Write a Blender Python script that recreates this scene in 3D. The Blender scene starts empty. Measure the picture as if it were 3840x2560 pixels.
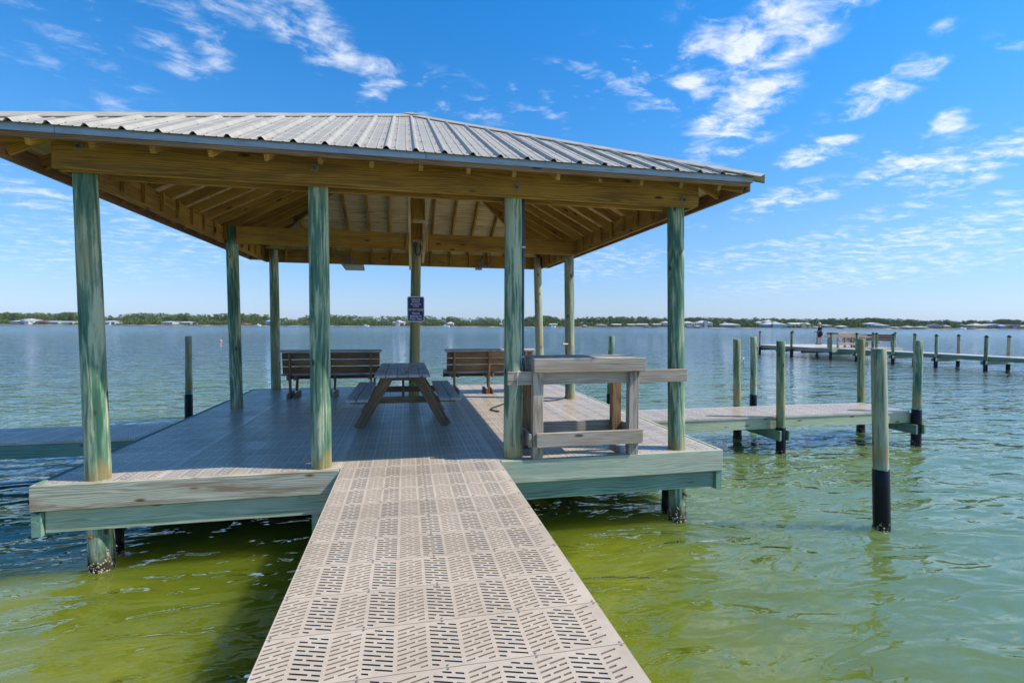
import bpy, bmesh, math, random
import numpy as np
from mathutils import Vector, Matrix, Quaternion
from mathutils.geometry import delaunay_2d_cdt

random.seed(7)
scene = bpy.context.scene
col = scene.collection
R = math.radians

# ------------------------------------------------------------------ camera
CAM_H = 1.5
YAW, PITCH, ROLL = R(11.985), R(2.019), R(0.263)
FPX = 1890.5
_fw = Vector((math.sin(YAW) * math.cos(PITCH), math.cos(YAW) * math.cos(PITCH), -math.sin(PITCH)))
_rt = Vector((math.cos(YAW), -math.sin(YAW), 0))
_up = _rt.cross(_fw)
cam_r = _rt * math.cos(ROLL) + _up * math.sin(ROLL)
cam_u = -_rt * math.sin(ROLL) + _up * math.cos(ROLL)
cd = bpy.data.cameras.new('camera')
cd.sensor_width = 36.0
cd.lens = FPX / 3840 * 36.0
cd.clip_start = 0.05
cd.clip_end = 9000
cam = bpy.data.objects.new('camera', cd)
col.objects.link(cam)
m3 = Matrix((cam_r, cam_u, -_fw)).transposed()
cam.matrix_world = Matrix.Translation((0, 0, CAM_H)) @ m3.to_4x4()
scene.camera = cam

# ------------------------------------------------------------------ world and sun
SUN = Vector((2.65, -0.79, 3.12)).normalized()
sun_el = math.asin(SUN.z)
sun_az = math.atan2(SUN.x, SUN.y)
world = bpy.data.worlds.new('World')
scene.world = world
world.use_nodes = True
SKY_STRENGTH = 0.12


def build_world():
    nt = world.node_tree
    nt.nodes.clear()
    N = nt.nodes.new
    L = nt.links.new
    out = N('ShaderNodeOutputWorld')
    bg = N('ShaderNodeBackground')
    bg.inputs['Strength'].default_value = SKY_STRENGTH
    L(bg.outputs[0], out.inputs[0])
    sky = N('ShaderNodeTexSky')
    sky.sky_type = 'NISHITA'
    sky.sun_disc = False
    sky.sun_elevation = sun_el
    sky.sun_rotation = sun_az
    sky.altitude = 0
    sky.air_density = 1.0
    sky.dust_density = 0.3
    sky.ozone_density = 1.0
    tcz = N('ShaderNodeTexCoord')
    sz = N('ShaderNodeSeparateXYZ')
    L(tcz.outputs['Generated'], sz.inputs[0])
    rp = N('ShaderNodeValToRGB')
    el = rp.color_ramp.elements
    STOPS = [(0.0, (0.26, 0.355, 0.64)), (0.05, (0.28, 0.36, 0.555)), (0.17, (0.27, 0.425, 0.58)), (0.34, (0.155, 0.465, 0.71)), (0.56, (0.07, 0.47, 0.79)), (0.72, (0.15, 0.44, 0.68)), (1.0, (0.30, 0.43, 0.55))]
    while len(el) < len(STOPS):
        el.new(0.5)
    for e, (p, c) in zip(el, STOPS):
        e.position = p
        e.color = (c[0], c[1], c[2], 1)
    L(sz.outputs[2], rp.inputs[0])
    hs = N('ShaderNodeVectorMath')
    hs.operation = 'MULTIPLY'
    L(sky.outputs[0], hs.inputs[0])
    sc2 = N('ShaderNodeVectorMath')
    sc2.operation = 'SCALE'
    sc2.inputs['Scale'].default_value = 2.0
    L(rp.outputs[0], sc2.inputs[0])
    L(sc2.outputs[0], hs.inputs[1])
    # clouds: a flat high layer, seen in perspective
    tc = N('ShaderNodeTexCoord')
    sep = N('ShaderNodeSeparateXYZ')
    L(tc.outputs['Generated'], sep.inputs[0])

    def math_(op, a, b=None, c=None):
        n = N('ShaderNodeMath')
        n.operation = op
        for i, v in enumerate((a, b, c)):
            if v is None:
                continue
            if isinstance(v, (int, float)):
                n.inputs[i].default_value = v
            else:
                L(v, n.inputs[i])
        return n.outputs[0]
    zc = math_('MAXIMUM', sep.outputs[2], 0.0)
    den = math_('ADD', zc, 0.10)
    px = math_('DIVIDE', sep.outputs[0], den)
    py = math_('DIVIDE', sep.outputs[1], den)
    cmb = N('ShaderNodeCombineXYZ')
    L(px, cmb.inputs[0])
    L(py, cmb.inputs[1])

    def noise(scale, detail, rough, rot, stretch, loc, dist=0.0):
        mp = N('ShaderNodeMapping')
        mp.inputs['Location'].default_value = loc
        mp.inputs['Rotation'].default_value = (0, 0, R(rot))
        mp.inputs['Scale'].default_value = (stretch[0], stretch[1], 1)
        L(cmb.outputs[0], mp.inputs[0])
        nz = N('ShaderNodeTexNoise')
        nz.inputs['Scale'].default_value = scale
        nz.inputs['Detail'].default_value = detail
        nz.inputs['Roughness'].default_value = rough
        nz.inputs['Distortion'].default_value = dist
        L(mp.outputs[0], nz.inputs['Vector'])
        return nz.outputs['Fac']
    fine = noise(6.5, 9, 0.62, -30, (1.0, 1.3), (0.4, 5.2, 0), 0.3)
    big = noise(1.6, 3, 0.5, 20, (1, 1), (3.1, 1.7, 0))

    def smooth_(v, a, b, c=0.0, d=1.0):
        n = N('ShaderNodeMapRange')
        n.interpolation_type = 'SMOOTHSTEP'
        L(v, n.inputs['Value'])
        for k_, q_ in (('From Min', a), ('From Max', b), ('To Min', c), ('To Max', d)):
            n.inputs[k_].default_value = q_
        return n.outputs[0]
    # a loose layer of small wisps everywhere
    loose = math_('MULTIPLY', smooth_(fine, 0.52, 0.74), smooth_(big, 0.50, 0.66))
    loose = math_('MULTIPLY', loose, smooth_(sep.outputs[2], 0.04, 0.30, 0.10, 0.55))
    # the cloud groups of that day: bearing and height (px of a 3840 wide frame), half sizes, weight, tilt
    GROUPS = [(2960, 80, 330, 150, 1.0, -25), (2640, 250, 120, 150, 0.85, -50), (2780, 400, 190, 120, 1.0, -25), (1130, 80, 230, 120, 0.85, 30), (1430, 300, 90, 120, 0.7, 50), (700, 110, 170, 80, 0.65, 30), (650, 205, 140, 70, 0.6, 30),
              (360, 250, 200, 70, 0.4, 30), (160, 205, 70, 35, 0.4, 10), (3300, 345, 190, 75, 0.9, -25), (3060, 570, 130, 50, 0.95, -10), (3400, 620, 150, 65, 0.85, -15), (3560, 695, 110, 38, 0.9, -6), (3700, 590, 190, 75, 0.8, -15),
              (3560, 455, 55, 50, 0.8, 0), (2700, 560, 190, 60, 0.65, -12), (1890, 440, 110, 60, 0.55, -20), (2960, 745, 190, 60, 0.7, -10), (2500, 120, 60, 60, 0.35, 40), (3480, 890, 480, 80, 0.75, -7), (3300, 1010, 620, 70, 0.7, -6),
              (2900, 950, 380, 65, 0.65, -8), (60, 720, 210, 80, 0.65, 10), (180, 930, 460, 130, 0.55, 6), (620, 880, 360, 130, 0.55, 6), (2290, 990, 260, 80, 0.6, -5), (3330, 800, 200, 45, 0.55, -10), (2050, 390, 40, 35, 0.6, 20), (3780, 760, 160, 60, 0.6, -8), (3520, 120, 60, 40, 0.6, -20), (500, 420, 130, 50, 0.45, 10)]
    tot = None
    for (gx, gy, ga, gb, gw, tl) in GROUPS:
        d0 = (_fw + cam_r * ((gx - 1920) / FPX) - cam_u * ((gy - 1280) / FPX))
        ln0 = d0.length
        d0.normalize()
        ca, sa = math.cos(R(tl)), math.sin(R(tl))
        e1 = cam_r * ca - cam_u * sa
        e2 = cam_r * sa + cam_u * ca
        e1 = (e1 - d0 * e1.dot(d0)) * (FPX * ln0 / ga)
        e2 = (e2 - d0 * e2.dot(d0)) * (FPX * ln0 / gb)
        q = []
        for e_ in (e1, e2):
            n = N('ShaderNodeVectorMath')
            n.operation = 'DOT_PRODUCT'
            L(tc.outputs['Generated'], n.inputs[0])
            n.inputs[1].default_value = e_
            q.append(math_('POWER', math_('ABSOLUTE', n.outputs['Value']), 2.0))
        m_ = smooth_(math_('ADD', q[0], q[1]), 0.0, 1.5, gw, 0.0)
        tot = m_ if tot is None else math_('MAXIMUM', tot, m_)
    dens = smooth_(math_('ADD', fine, math_('MULTIPLY', tot, 0.20)), 0.53, 0.90)
    dens = math_('MULTIPLY', dens, math_('MINIMUM', math_('MULTIPLY', tot, 1.3), 1.0))
    dens = math_('MULTIPLY', dens, smooth_(sep.outputs[2], 0.03, 0.25, 0.55, 1.0))
    fac = math_('MINIMUM', math_('MAXIMUM', dens, loose), 0.80)
    mix = N('ShaderNodeMix')
    mix.data_type = 'RGBA'
    L(fac, mix.inputs['Factor'])
    L(hs.outputs[0], mix.inputs['A'])
    mix.inputs['B'].default_value = (7.2, 7.5, 8.0, 1)
    L(mix.outputs['Result'], bg.inputs['Color'])


build_world()
sl = bpy.data.lights.new('sun', 'SUN')
sl.energy = 5.0
sl.angle = R(0.53)
sl.color = (1.0, 0.93, 0.82)
so = bpy.data.objects.new('sun', sl)
col.objects.link(so)
so.rotation_euler = SUN.to_track_quat('Z', 'Y').to_euler()
so.location = SUN * 60

scene.view_settings.view_transform = 'Standard'
scene.view_settings.look = 'None'
scene.view_settings.exposure = 0.27
scene.view_settings.gamma = 1.0
scene.view_settings.use_curve_mapping = False
scene.render.film_transparent = False

# ------------------------------------------------------------------ helpers
WM = {}          # world matrix of every object made here


def place(o, mw, parent=None):
    WM[o.name] = mw
    if parent is not None:
        o.parent = parent
        o.matrix_basis = WM[parent.name].inverted() @ mw
    else:
        o.matrix_basis = mw
    return o


def tag(o, label=None, cat=None, group=None, kind=None):
    if label:
        o['label'] = label
    if cat:
        o['category'] = cat
    if group:
        o['group'] = group
    if kind:
        o['kind'] = kind
    return o


def empty(name, loc=(0, 0, 0), rz=0.0, label=None, cat=None, group=None):
    o = bpy.data.objects.new(name, None)
    o.empty_display_size = 0.2
    col.objects.link(o)
    place(o, Matrix.Translation(loc) @ Matrix.Rotation(rz, 4, 'Z'))
    return tag(o, label, cat, group)


def obj(name, me, mat=None, parent=None, mw=None):
    if mat is not None and not me.materials:
        me.materials.append(mat)
    o = bpy.data.objects.new(name, me)
    col.objects.link(o)
    if mw is None:
        mw = Matrix.Identity(4)
    return place(o, mw, parent)


def copy_tree(o, mw, parent=None, children_of=None):
    """a thing with its parts and sub-parts, moved to mw"""
    c = o.copy()
    col.objects.link(c)
    place(c, mw, parent)
    rel = WM[o.name].inverted()
    for ch in KIDS.get(o.name, []):
        copy_tree(ch, mw @ rel @ WM[ch.name], c)
    return c


KIDS = {}


def index_children(root):
    for o in bpy.data.objects:
        if o.parent:
            KIDS.setdefault(o.parent.name, [])
            if o not in KIDS[o.parent.name]:
                KIDS[o.parent.name].append(o)


def smooth(me):
    me.polygons.foreach_set('use_smooth', [True] * len(me.polygons))


class MB:
    def __init__(s):
        s.v = []
        s.f = []

    def add(s, vs, fs):
        b = len(s.v)
        s.v += [tuple(v) for v in vs]
        s.f += [tuple(i + b for i in f) for f in fs]
        return s

    def box(s, lo, hi):
        x0, y0, z0 = lo
        x1, y1, z1 = hi
        vs = [(x0, y0, z0), (x1, y0, z0), (x1, y1, z0), (x0, y1, z0), (x0, y0, z1), (x1, y0, z1), (x1, y1, z1), (x0, y1, z1)]
        return s.add(vs, [(0, 3, 2, 1), (4, 5, 6, 7), (0, 1, 5, 4), (1, 2, 6, 5), (2, 3, 7, 6), (3, 0, 4, 7)])

    def tube(s, pts, r, n=8, cap=True):
        pts = [Vector(p) for p in pts]
        rr = r if isinstance(r, (list, tuple)) else [r] * len(pts)
        rings = []
        up = Vector((0, 0, 1))
        prev = None
        for i, p in enumerate(pts):
            d = (pts[min(i + 1, len(pts) - 1)] - pts[max(i - 1, 0)]).normalized()
            if prev is None:
                a = d.cross(up)
                if a.length < 1e-3:
                    a = d.cross(Vector((1, 0, 0)))
                a.normalize()
            else:
                a = (prev - d * prev.dot(d)).normalized()
            prev = a
            b = d.cross(a)
            rings.append([p + (a * math.cos(2 * math.pi * k / n) + b * math.sin(2 * math.pi * k / n)) * rr[i] for k in range(n)])
        vs = [v for ring in rings for v in ring]
        fs = []
        for i in range(len(rings) - 1):
            for k in range(n):
                k2 = (k + 1) % n
                fs.append((i * n + k, i * n + k2, (i + 1) * n + k2, (i + 1) * n + k))
        if cap:
            fs.append(tuple(range(n - 1, -1, -1)))
            fs.append(tuple((len(rings) - 1) * n + k for k in range(n)))
        return s.add(vs, fs)

    def mesh(s, name, sm=False):
        me = bpy.data.meshes.new(name)
        me.from_pydata(s.v, [], s.f)
        me.update()
        if sm:
            smooth(me)
        return me

    def build(s, name, mat, parent=None, mw=None, sm=False, local=True):
        me = s.mesh(name, sm)
        if parent is not None and mw is None and local:
            mw = WM[parent.name]
        return obj(name, me, mat, parent, mw)


_bx = {}


def box_mesh(L, t, w, bev=0.004):
    key = (round(L, 3), round(t, 3), round(w, 3), bev)
    if key in _bx:
        return _bx[key]
    bm = bmesh.new()
    bmesh.ops.create_cube(bm, size=1.0)
    for v in bm.verts:
        v.co = Vector((v.co.x * L, v.co.y * t, v.co.z * w))
    b = min(bev, t * 0.3, w * 0.3)
    if b > 0.0005:
        bmesh.ops.bevel(bm, geom=list(bm.edges), offset=b, segments=1, affect='EDGES', profile=0.5)
    me = bpy.data.meshes.new('board_mesh')
    bm.to_mesh(me)
    bm.free()
    _bx[key] = me
    return me


_bm_mat = {}


def board(name, p0, p1, w, t, mat, parent=None, up=(0, 0, 1), bev=0.004):
    """a sawn board from p0 to p1: w measured along 'up', t across; grain runs along local x"""
    p0 = Vector(p0)
    p1 = Vector(p1)
    x = (p1 - p0)
    L = x.length
    x.normalize()
    z = Vector(up)
    z = z - x * z.dot(x)
    if z.length < 1e-4:
        z = Vector((0, 1, 0)) - x * x.y
    z.normalize()
    y = z.cross(x)
    mw = Matrix((x, y, z)).transposed().to_4x4()
    mw.translation = (p0 + p1) / 2
    base = box_mesh(L, t, w, bev)
    key = (base.name, mat.name)
    if key not in _bm_mat:
        me = base if not base.materials else base.copy()
        if me.materials:
            me.materials.clear()
        me.materials.append(mat)
        _bm_mat[key] = me
        if not base.materials:
            pass
    return obj(name, _bm_mat[key], mat, parent, mw)


def bbox_board(name, lo, hi, mat, parent=None, axis=None, bev=0.004):
    """axis-aligned board given by its corners; grain along its longest side"""
    lo = Vector(lo)
    hi = Vector(hi)
    d = hi - lo
    if axis is None:
        axis = max(range(3), key=lambda i: d[i])
    c = (lo + hi) / 2
    a = c.copy()
    b = c.copy()
    a[axis] = lo[axis]
    b[axis] = hi[axis]
    if axis == 2:
        return board(name, a, b, d[1], d[0], mat, parent, up=(0, 1, 0), bev=bev)
    return board(name, a, b, d[2], d[1] if axis == 0 else d[0], mat, parent, bev=bev)


# ------------------------------------------------------------------ materials
MATS = {}


class NT:
    def __init__(s, name):
        m = bpy.data.materials.new(name)
        m.use_nodes = True
        s.m = m
        s.nt = m.node_tree
        s.b = s.nt.nodes['Principled BSDF']
        MATS[name] = m

    def n(s, typ, **kw):
        x = s.nt.nodes.new(typ)
        for k, v in kw.items():
            setattr(x, k, v)
        return x

    def l(s, a, b):
        s.nt.links.new(a, b)

    def math(s, op, a, b=None, clamp=False):
        x = s.n('ShaderNodeMath', operation=op)
        x.use_clamp = clamp
        for i, v in enumerate((a, b)):
            if v is None:
                continue
            if isinstance(v, (int, float)):
                x.inputs[i].default_value = v
            else:
                s.l(v, x.inputs[i])
        return x.outputs[0]

    def coords(s, scale=(1, 1, 1), rand=True, src='Object', rot=(0, 0, 0)):
        tc = s.n('ShaderNodeTexCoord')
        v = tc.outputs[src]
        if rand:
            oi = s.n('ShaderNodeObjectInfo')
            mu = s.n('ShaderNodeVectorMath', operation='SCALE')
            mu.inputs[0].default_value = (37.1, 17.3, 23.7)
            s.l(oi.outputs['Random'], mu.inputs['Scale'])
            ad = s.n('ShaderNodeVectorMath', operation='ADD')
            s.l(v, ad.inputs[0])
            s.l(mu.outputs[0], ad.inputs[1])
            v = ad.outputs[0]
        mp = s.n('ShaderNodeMapping')
        mp.inputs['Scale'].default_value = scale
        mp.inputs['Rotation'].default_value = rot
        s.l(v, mp.inputs[0])
        return mp.outputs[0]

    def noise(s, vec, scale, detail=5, rough=0.55, dist=0.0):
        x = s.n('ShaderNodeTexNoise')
        x.inputs['Scale'].default_value = scale
        x.inputs['Detail'].default_value = detail
        x.inputs['Roughness'].default_value = rough
        x.inputs['Distortion'].default_value = dist
        s.l(vec, x.inputs['Vector'])
        return x.outputs['Fac']

    def ramp(s, fac, stops, interp='LINEAR'):
        x = s.n('ShaderNodeValToRGB')
        x.color_ramp.interpolation = interp
        el = x.color_ramp.elements
        while len(el) < len(stops):
            el.new(0.5)
        for e, (p, c) in zip(el, stops):
            e.position = p
            e.color = (c[0], c[1], c[2], 1) if hasattr(c, '__len__') else (c, c, c, 1)
        s.l(fac, x.inputs[0])
        return x.outputs[0]

    def mix(s, fac, a, b, blend='MIX'):
        x = s.n('ShaderNodeMix', data_type='RGBA', blend_type=blend)
        for k, v in (('Factor', fac), ('A', a), ('B', b)):
            if isinstance(v, (int, float)):
                x.inputs[k].default_value = v
            elif isinstance(v, (tuple, list)):
                x.inputs[k].default_value = (v[0], v[1], v[2], 1)
            else:
                s.l(v, x.inputs[k])
        return x.outputs['Result']

    def rng(s, v, a, b, c=0.0, d=1.0, sm=True):
        x = s.n('ShaderNodeMapRange')
        if sm:
            x.interpolation_type = 'SMOOTHSTEP'
        s.l(v, x.inputs['Value'])
        for k, q in (('From Min', a), ('From Max', b), ('To Min', c), ('To Max', d)):
            x.inputs[k].default_value = q
        return x.outputs[0]

    def bump(s, h, strength=0.3, dist=0.01):
        x = s.n('ShaderNodeBump')
        x.inputs['Strength'].default_value = strength
        x.inputs['Distance'].default_value = dist
        s.l(h, x.inputs['Height'])
        s.l(x.outputs[0], s.b.inputs['Normal'])
        return x

    def out(s, color=None, rough=None, metal=None, spec=None):
        for k, v in (('Base Color', color), ('Roughness', rough), ('Metallic', metal), ('Specular IOR Level', spec)):
            if v is None:
                continue
            if isinstance(v, (int, float)):
                s.b.inputs[k].default_value = v
            elif isinstance(v, (tuple, list)):
                s.b.inputs[k].default_value = (v[0], v[1], v[2], 1)
            else:
                s.l(v, s.b.inputs[k])
        return s.m


def wood(name, dark, mid, light, knot=(0.06, 0.028, 0.012), stain=None, stain_amt=0.5, rough=0.75, grain=1.0, knots=1.0, vary=0.25, bump=0.25, wave=0.20, crack=0.0, stain_lo=0.50):
    t = NT(name)
    v = t.coords((0.55, 7.0, 7.0))
    warp = t.noise(v, 0.9, 3, 0.5)
    vv = t.n('ShaderNodeVectorMath', operation='MULTIPLY_ADD')
    t.l(warp, vv.inputs[0])
    vv.inputs[1].default_value = (0.6, 1.6, 1.6)
    t.l(v, vv.inputs[2])
    wv = t.n('ShaderNodeTexWave', wave_type='BANDS', bands_direction='Z', wave_profile='SIN')
    wv.inputs['Scale'].default_value = 2.2 * grain
    wv.inputs['Distortion'].default_value = 3.5
    wv.inputs['Detail'].default_value = 3
    wv.inputs['Detail Scale'].default_value = 1.2
    t.l(vv.outputs[0], wv.inputs['Vector'])
    fine = t.noise(t.coords((1.6, 55, 55)), 1.0, 4, 0.6)
    patch = t.noise(t.coords((0.9, 3.2, 3.2)), 1.3, 4, 0.55)
    g = t.math('ADD', t.math('MULTIPLY', wv.outputs['Fac'], wave), t.math('MULTIPLY', fine, 0.32))
    g = t.math('ADD', g, t.math('MULTIPLY', patch, 0.62))
    c = t.ramp(g, [(0.36, dark), (0.56, mid), (0.78, light)])
    if stain is not None:
        sm = t.noise(t.coords((0.45, 2.0, 4.5)), 1.7, 5, 0.6, 0.4)
        c = t.mix(t.rng(sm, stain_lo, stain_lo + 0.18, 0, stain_amt), c, stain)
    if crack:
        ck = t.noise(t.coords((0.5, 26, 26)), 1.0, 3, 0.6)
        c = t.mix(t.rng(ck, 0.655, 0.70, 0, crack), c, tuple(x * 0.30 for x in dark))
    if knots:
        vo = t.n('ShaderNodeTexVoronoi', feature='F1')
        vo.inputs['Scale'].default_value = 1.0
        t.l(t.coords((1.9, 6.0, 6.0)), vo.inputs['Vector'])
        kf = t.rng(vo.outputs['Distance'], 0.05, 0.15, 1.0 * knots, 0.0)
        c = t.mix(kf, c, knot)
    oi = t.n('ShaderNodeObjectInfo')
    br = t.math('ADD', t.math('MULTIPLY', oi.outputs['Random'], vary), 1.0 - vary * 0.5)
    hs = t.n('ShaderNodeHueSaturation')
    t.l(br, hs.inputs['Value'])
    t.l(c, hs.inputs['Color'])
    t.bump(t.math('ADD', fine, t.math('MULTIPLY', wv.outputs['Fac'], 0.4)), bump, 0.004)
    return t.out(hs.outputs[0], rough, spec=0.3)


def pile_mat(name, teal, mid, pale, yellow_amt=0.6, bias=0.0):
    t = NT(name)
    v = t.coords((6.5, 6.5, 0.9))
    w1 = t.noise(v, 0.9, 3, 0.5)
    vv = t.n('ShaderNodeVectorMath', operation='MULTIPLY_ADD')
    t.l(w1, vv.inputs[0])
    vv.inputs[1].default_value = (1.1, 1.1, 0.9)
    t.l(v, vv.inputs[2])
    n1 = t.noise(vv.outputs[0], 1.3, 6, 0.66, 0.25)
    wv = t.n('ShaderNodeTexWave', wave_type='RINGS', rings_direction='SPHERICAL', wave_profile='SIN')
    wv.inputs['Scale'].default_value = 1.1
    wv.inputs['Distortion'].default_value = 5.0
    wv.inputs['Detail'].default_value = 3
    t.l(vv.outputs[0], wv.inputs['Vector'])
    fine = t.noise(t.coords((40, 40, 1.6)), 1.0, 4, 0.6)
    g = t.math('ADD', t.math('MULTIPLY', n1, 0.66), t.math('MULTIPLY', wv.outputs['Fac'], 0.07))
    g = t.math('ADD', g, t.math('MULTIPLY', fine, 0.30))
    oi = t.n('ShaderNodeObjectInfo')
    g = t.math('ADD', g, t.math('ADD', t.math('MULTIPLY', oi.outputs['Random'], 0.07), bias - 0.035))
    c = t.ramp(g, [(0.40, teal), (0.51, mid), (0.60, pale)])
    ck = t.noise(t.coords((24, 24, 0.42)), 1.0, 3, 0.6)
    c = t.mix(t.rng(ck, 0.64, 0.69, 0, 0.8), c, (0.018, 0.028, 0.022))
    # yellow pine showing through and the rusty foot of the post
    ye = t.noise(t.coords((3.2, 3.2, 0.55)), 1.0, 4, 0.6)
    c = t.mix(t.rng(ye, 0.52, 0.70, 0, yellow_amt), c, (0.30, 0.235, 0.095))
    geo = t.n('ShaderNodeNewGeometry')
    sp = t.n('ShaderNodeSeparateXYZ')
    t.l(geo.outputs['Position'], sp.inputs[0])
    zz = t.math('ADD', sp.outputs[2], t.math('MULTIPLY', t.math('SUBTRACT', n1, 0.5), 0.5))
    foot = t.math('MULTIPLY', t.rng(zz, 0.02, 0.20, 1, 0), t.rng(sp.outputs[2], -0.12, -0.02, 0, 1))
    c = t.mix(t.math('MULTIPLY', foot, 0.55), c, (0.36, 0.24, 0.07))
    # tide line: black weed and slime
    tide = t.rng(zz, -0.80, -0.62, 1, 0)
    c = t.mix(tide, c, (0.036, 0.031, 0.017))
    # knots
    vo = t.n('ShaderNodeTexVoronoi', feature='F1')
    t.l(t.coords((5.2, 5.2, 2.6)), vo.inputs['Vector'])
    vo.inputs['Scale'].default_value = 1.0
    c = t.mix(t.rng(vo.outputs['Distance'], 0.06, 0.14, 0.9, 0), c, (0.05, 0.025, 0.014))
    t.bump(t.math('ADD', fine, n1), 0.35, 0.006)
    return t.out(c, 0.75, spec=0.25)


M = {}
M['beam'] = wood('roof_beam_pine', (0.140, 0.070, 0.010), (0.27, 0.145, 0.019), (0.39, 0.23, 0.038), vary=0.25, stain=(0.125, 0.066, 0.025), stain_amt=0.7, crack=0.5, wave=0.26)
M['rafter'] = wood('rafter_pine', (0.15, 0.074, 0.011), (0.30, 0.162, 0.026), (0.46, 0.28, 0.058), vary=0.5, crack=0.4)
M['ply'] = wood('plywood', (0.36, 0.24, 0.12), (0.57, 0.42, 0.24), (0.68, 0.53, 0.34), vary=0.2, knots=0.6, grain=0.6, rough=0.8)
M['bench'] = wood('bench_wood', (0.115, 0.060, 0.028), (0.235, 0.130, 0.062), (0.36, 0.22, 0.11), vary=0.35, crack=0.6)
M['grey'] = wood('weathered_wood', (0.155, 0.125, 0.095), (0.31, 0.258, 0.205), (0.44, 0.38, 0.315), vary=0.25, knot=(0.10, 0.07, 0.05), stain=(0.27, 0.185, 0.11), stain_amt=0.6, crack=0.8, wave=0.26)
M['greydark'] = wood('weathered_table', (0.22, 0.21, 0.205), (0.38, 0.365, 0.355), (0.52, 0.50, 0.485), vary=0.2, knot=(0.12, 0.10, 0.09), crack=0.8)
M['leg'] = wood('leg_wood', (0.11, 0.065, 0.035), (0.21, 0.128, 0.066), (0.31, 0.20, 0.11), vary=0.2)
M['rim'] = wood('rim_board', (0.22, 0.215, 0.15), (0.36, 0.355, 0.265), (0.49, 0.475, 0.37), vary=0.08, stain=(0.21, 0.125, 0.06), stain_amt=0.8, wave=0.34, crack=0.8, stain_lo=0.46, knot=(0.16, 0.065, 0.015))
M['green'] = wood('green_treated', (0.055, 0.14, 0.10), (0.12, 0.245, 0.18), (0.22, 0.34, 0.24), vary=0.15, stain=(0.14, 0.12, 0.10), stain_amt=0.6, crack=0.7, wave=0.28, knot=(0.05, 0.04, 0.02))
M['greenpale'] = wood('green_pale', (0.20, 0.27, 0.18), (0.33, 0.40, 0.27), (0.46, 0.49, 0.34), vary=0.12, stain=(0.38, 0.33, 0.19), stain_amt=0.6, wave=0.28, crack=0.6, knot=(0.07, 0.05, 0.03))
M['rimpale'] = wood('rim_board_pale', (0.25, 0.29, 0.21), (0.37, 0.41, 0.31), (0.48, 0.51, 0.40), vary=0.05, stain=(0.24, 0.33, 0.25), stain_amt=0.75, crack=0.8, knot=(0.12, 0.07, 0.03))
M['pile'] = pile_mat('pile_green', (0.034, 0.100, 0.066), (0.110, 0.205, 0.132), (0.41, 0.44, 0.285), 0.65, 0.018)
M['pile2'] = pile_mat('pile_olive', (0.055, 0.12, 0.065), (0.15, 0.215, 0.115), (0.33, 0.345, 0.19), 0.85)
M['pile3'] = pile_mat('pile_pale', (0.085, 0.14, 0.10), (0.20, 0.25, 0.17), (0.37, 0.37, 0.25), 0.8, 0.03)


def simple(name, c, rough=0.5, metal=0.0, var=0.0, scale=6.0, spec=0.5, bump=0.0):
    t = NT(name)
    if var:
        n = t.noise(t.coords(), scale, 5, 0.6)
        lo = tuple(x * (1 - var) for x in c)
        hi = tuple(min(1, x * (1 + var)) for x in c)
        cc = t.ramp(n, [(0.3, lo), (0.7, hi)])
        if bump:
            t.bump(n, bump, 0.01)
    else:
        cc = c
    return t.out(cc, rough, metal, spec)


M['black'] = simple('black_sleeve', (0.004, 0.005, 0.010), 0.38, 0, 0.3, 4, 0.25)
M['conduit'] = simple('conduit_plastic', (0.055, 0.085, 0.14), 0.45, 0, 0.15, 5)
M['rubber'] = simple('black_rubber', (0.012, 0.012, 0.013), 0.5)
M['steel'] = simple('galvanised_steel', (0.45, 0.46, 0.46), 0.38, 0.8, 0.15, 9)
M['rust'] = simple('rusty_bolt', (0.16, 0.06, 0.022), 0.8, 0.1, 0.5, 30)
M['greyplastic'] = simple('grey_plastic', (0.10, 0.11, 0.125), 0.5, 0, 0.1)
M['lampglass'] = simple('lamp_glass', (0.42, 0.46, 0.45), 0.15, 0, 0.1)
M['lamphead'] = simple('lamp_casting', (0.36, 0.37, 0.36), 0.5, 0.2, 0.1)
M['white'] = simple('white_paint', (0.78, 0.78, 0.76), 0.55, 0, 0.06, 3)
M['cord'] = simple('white_cord', (0.62, 0.60, 0.56), 0.8)
M['yellow'] = simple('yellow_paint', (0.55, 0.36, 0.02), 0.45)
M['barnacle'] = simple('barnacle_shell', (0.25, 0.215, 0.145), 0.9, 0, 0.6, 9)
M['signblue'] = simple('sign_blue', (0.006, 0.022, 0.135), 0.35, 0, 0.1, 4)
M['signwhite'] = simple('sign_white', (0.68, 0.70, 0.75), 0.4, 0, 0.03)
M['grime_shade'] = simple('slot_grime_shade', (0.31, 0.245, 0.185), 0.9, 0, 0.3, 30, 0.2)  # slot dirt, darkened in colour so the shaded walls read brown
M['washer'] = simple('dull_washer', (0.21, 0.18, 0.14), 0.7, 0.2, 0.4, 20, 0.3)
M['greenhose'] = simple('green_hose', (0.02, 0.22, 0.13), 0.4)


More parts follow.
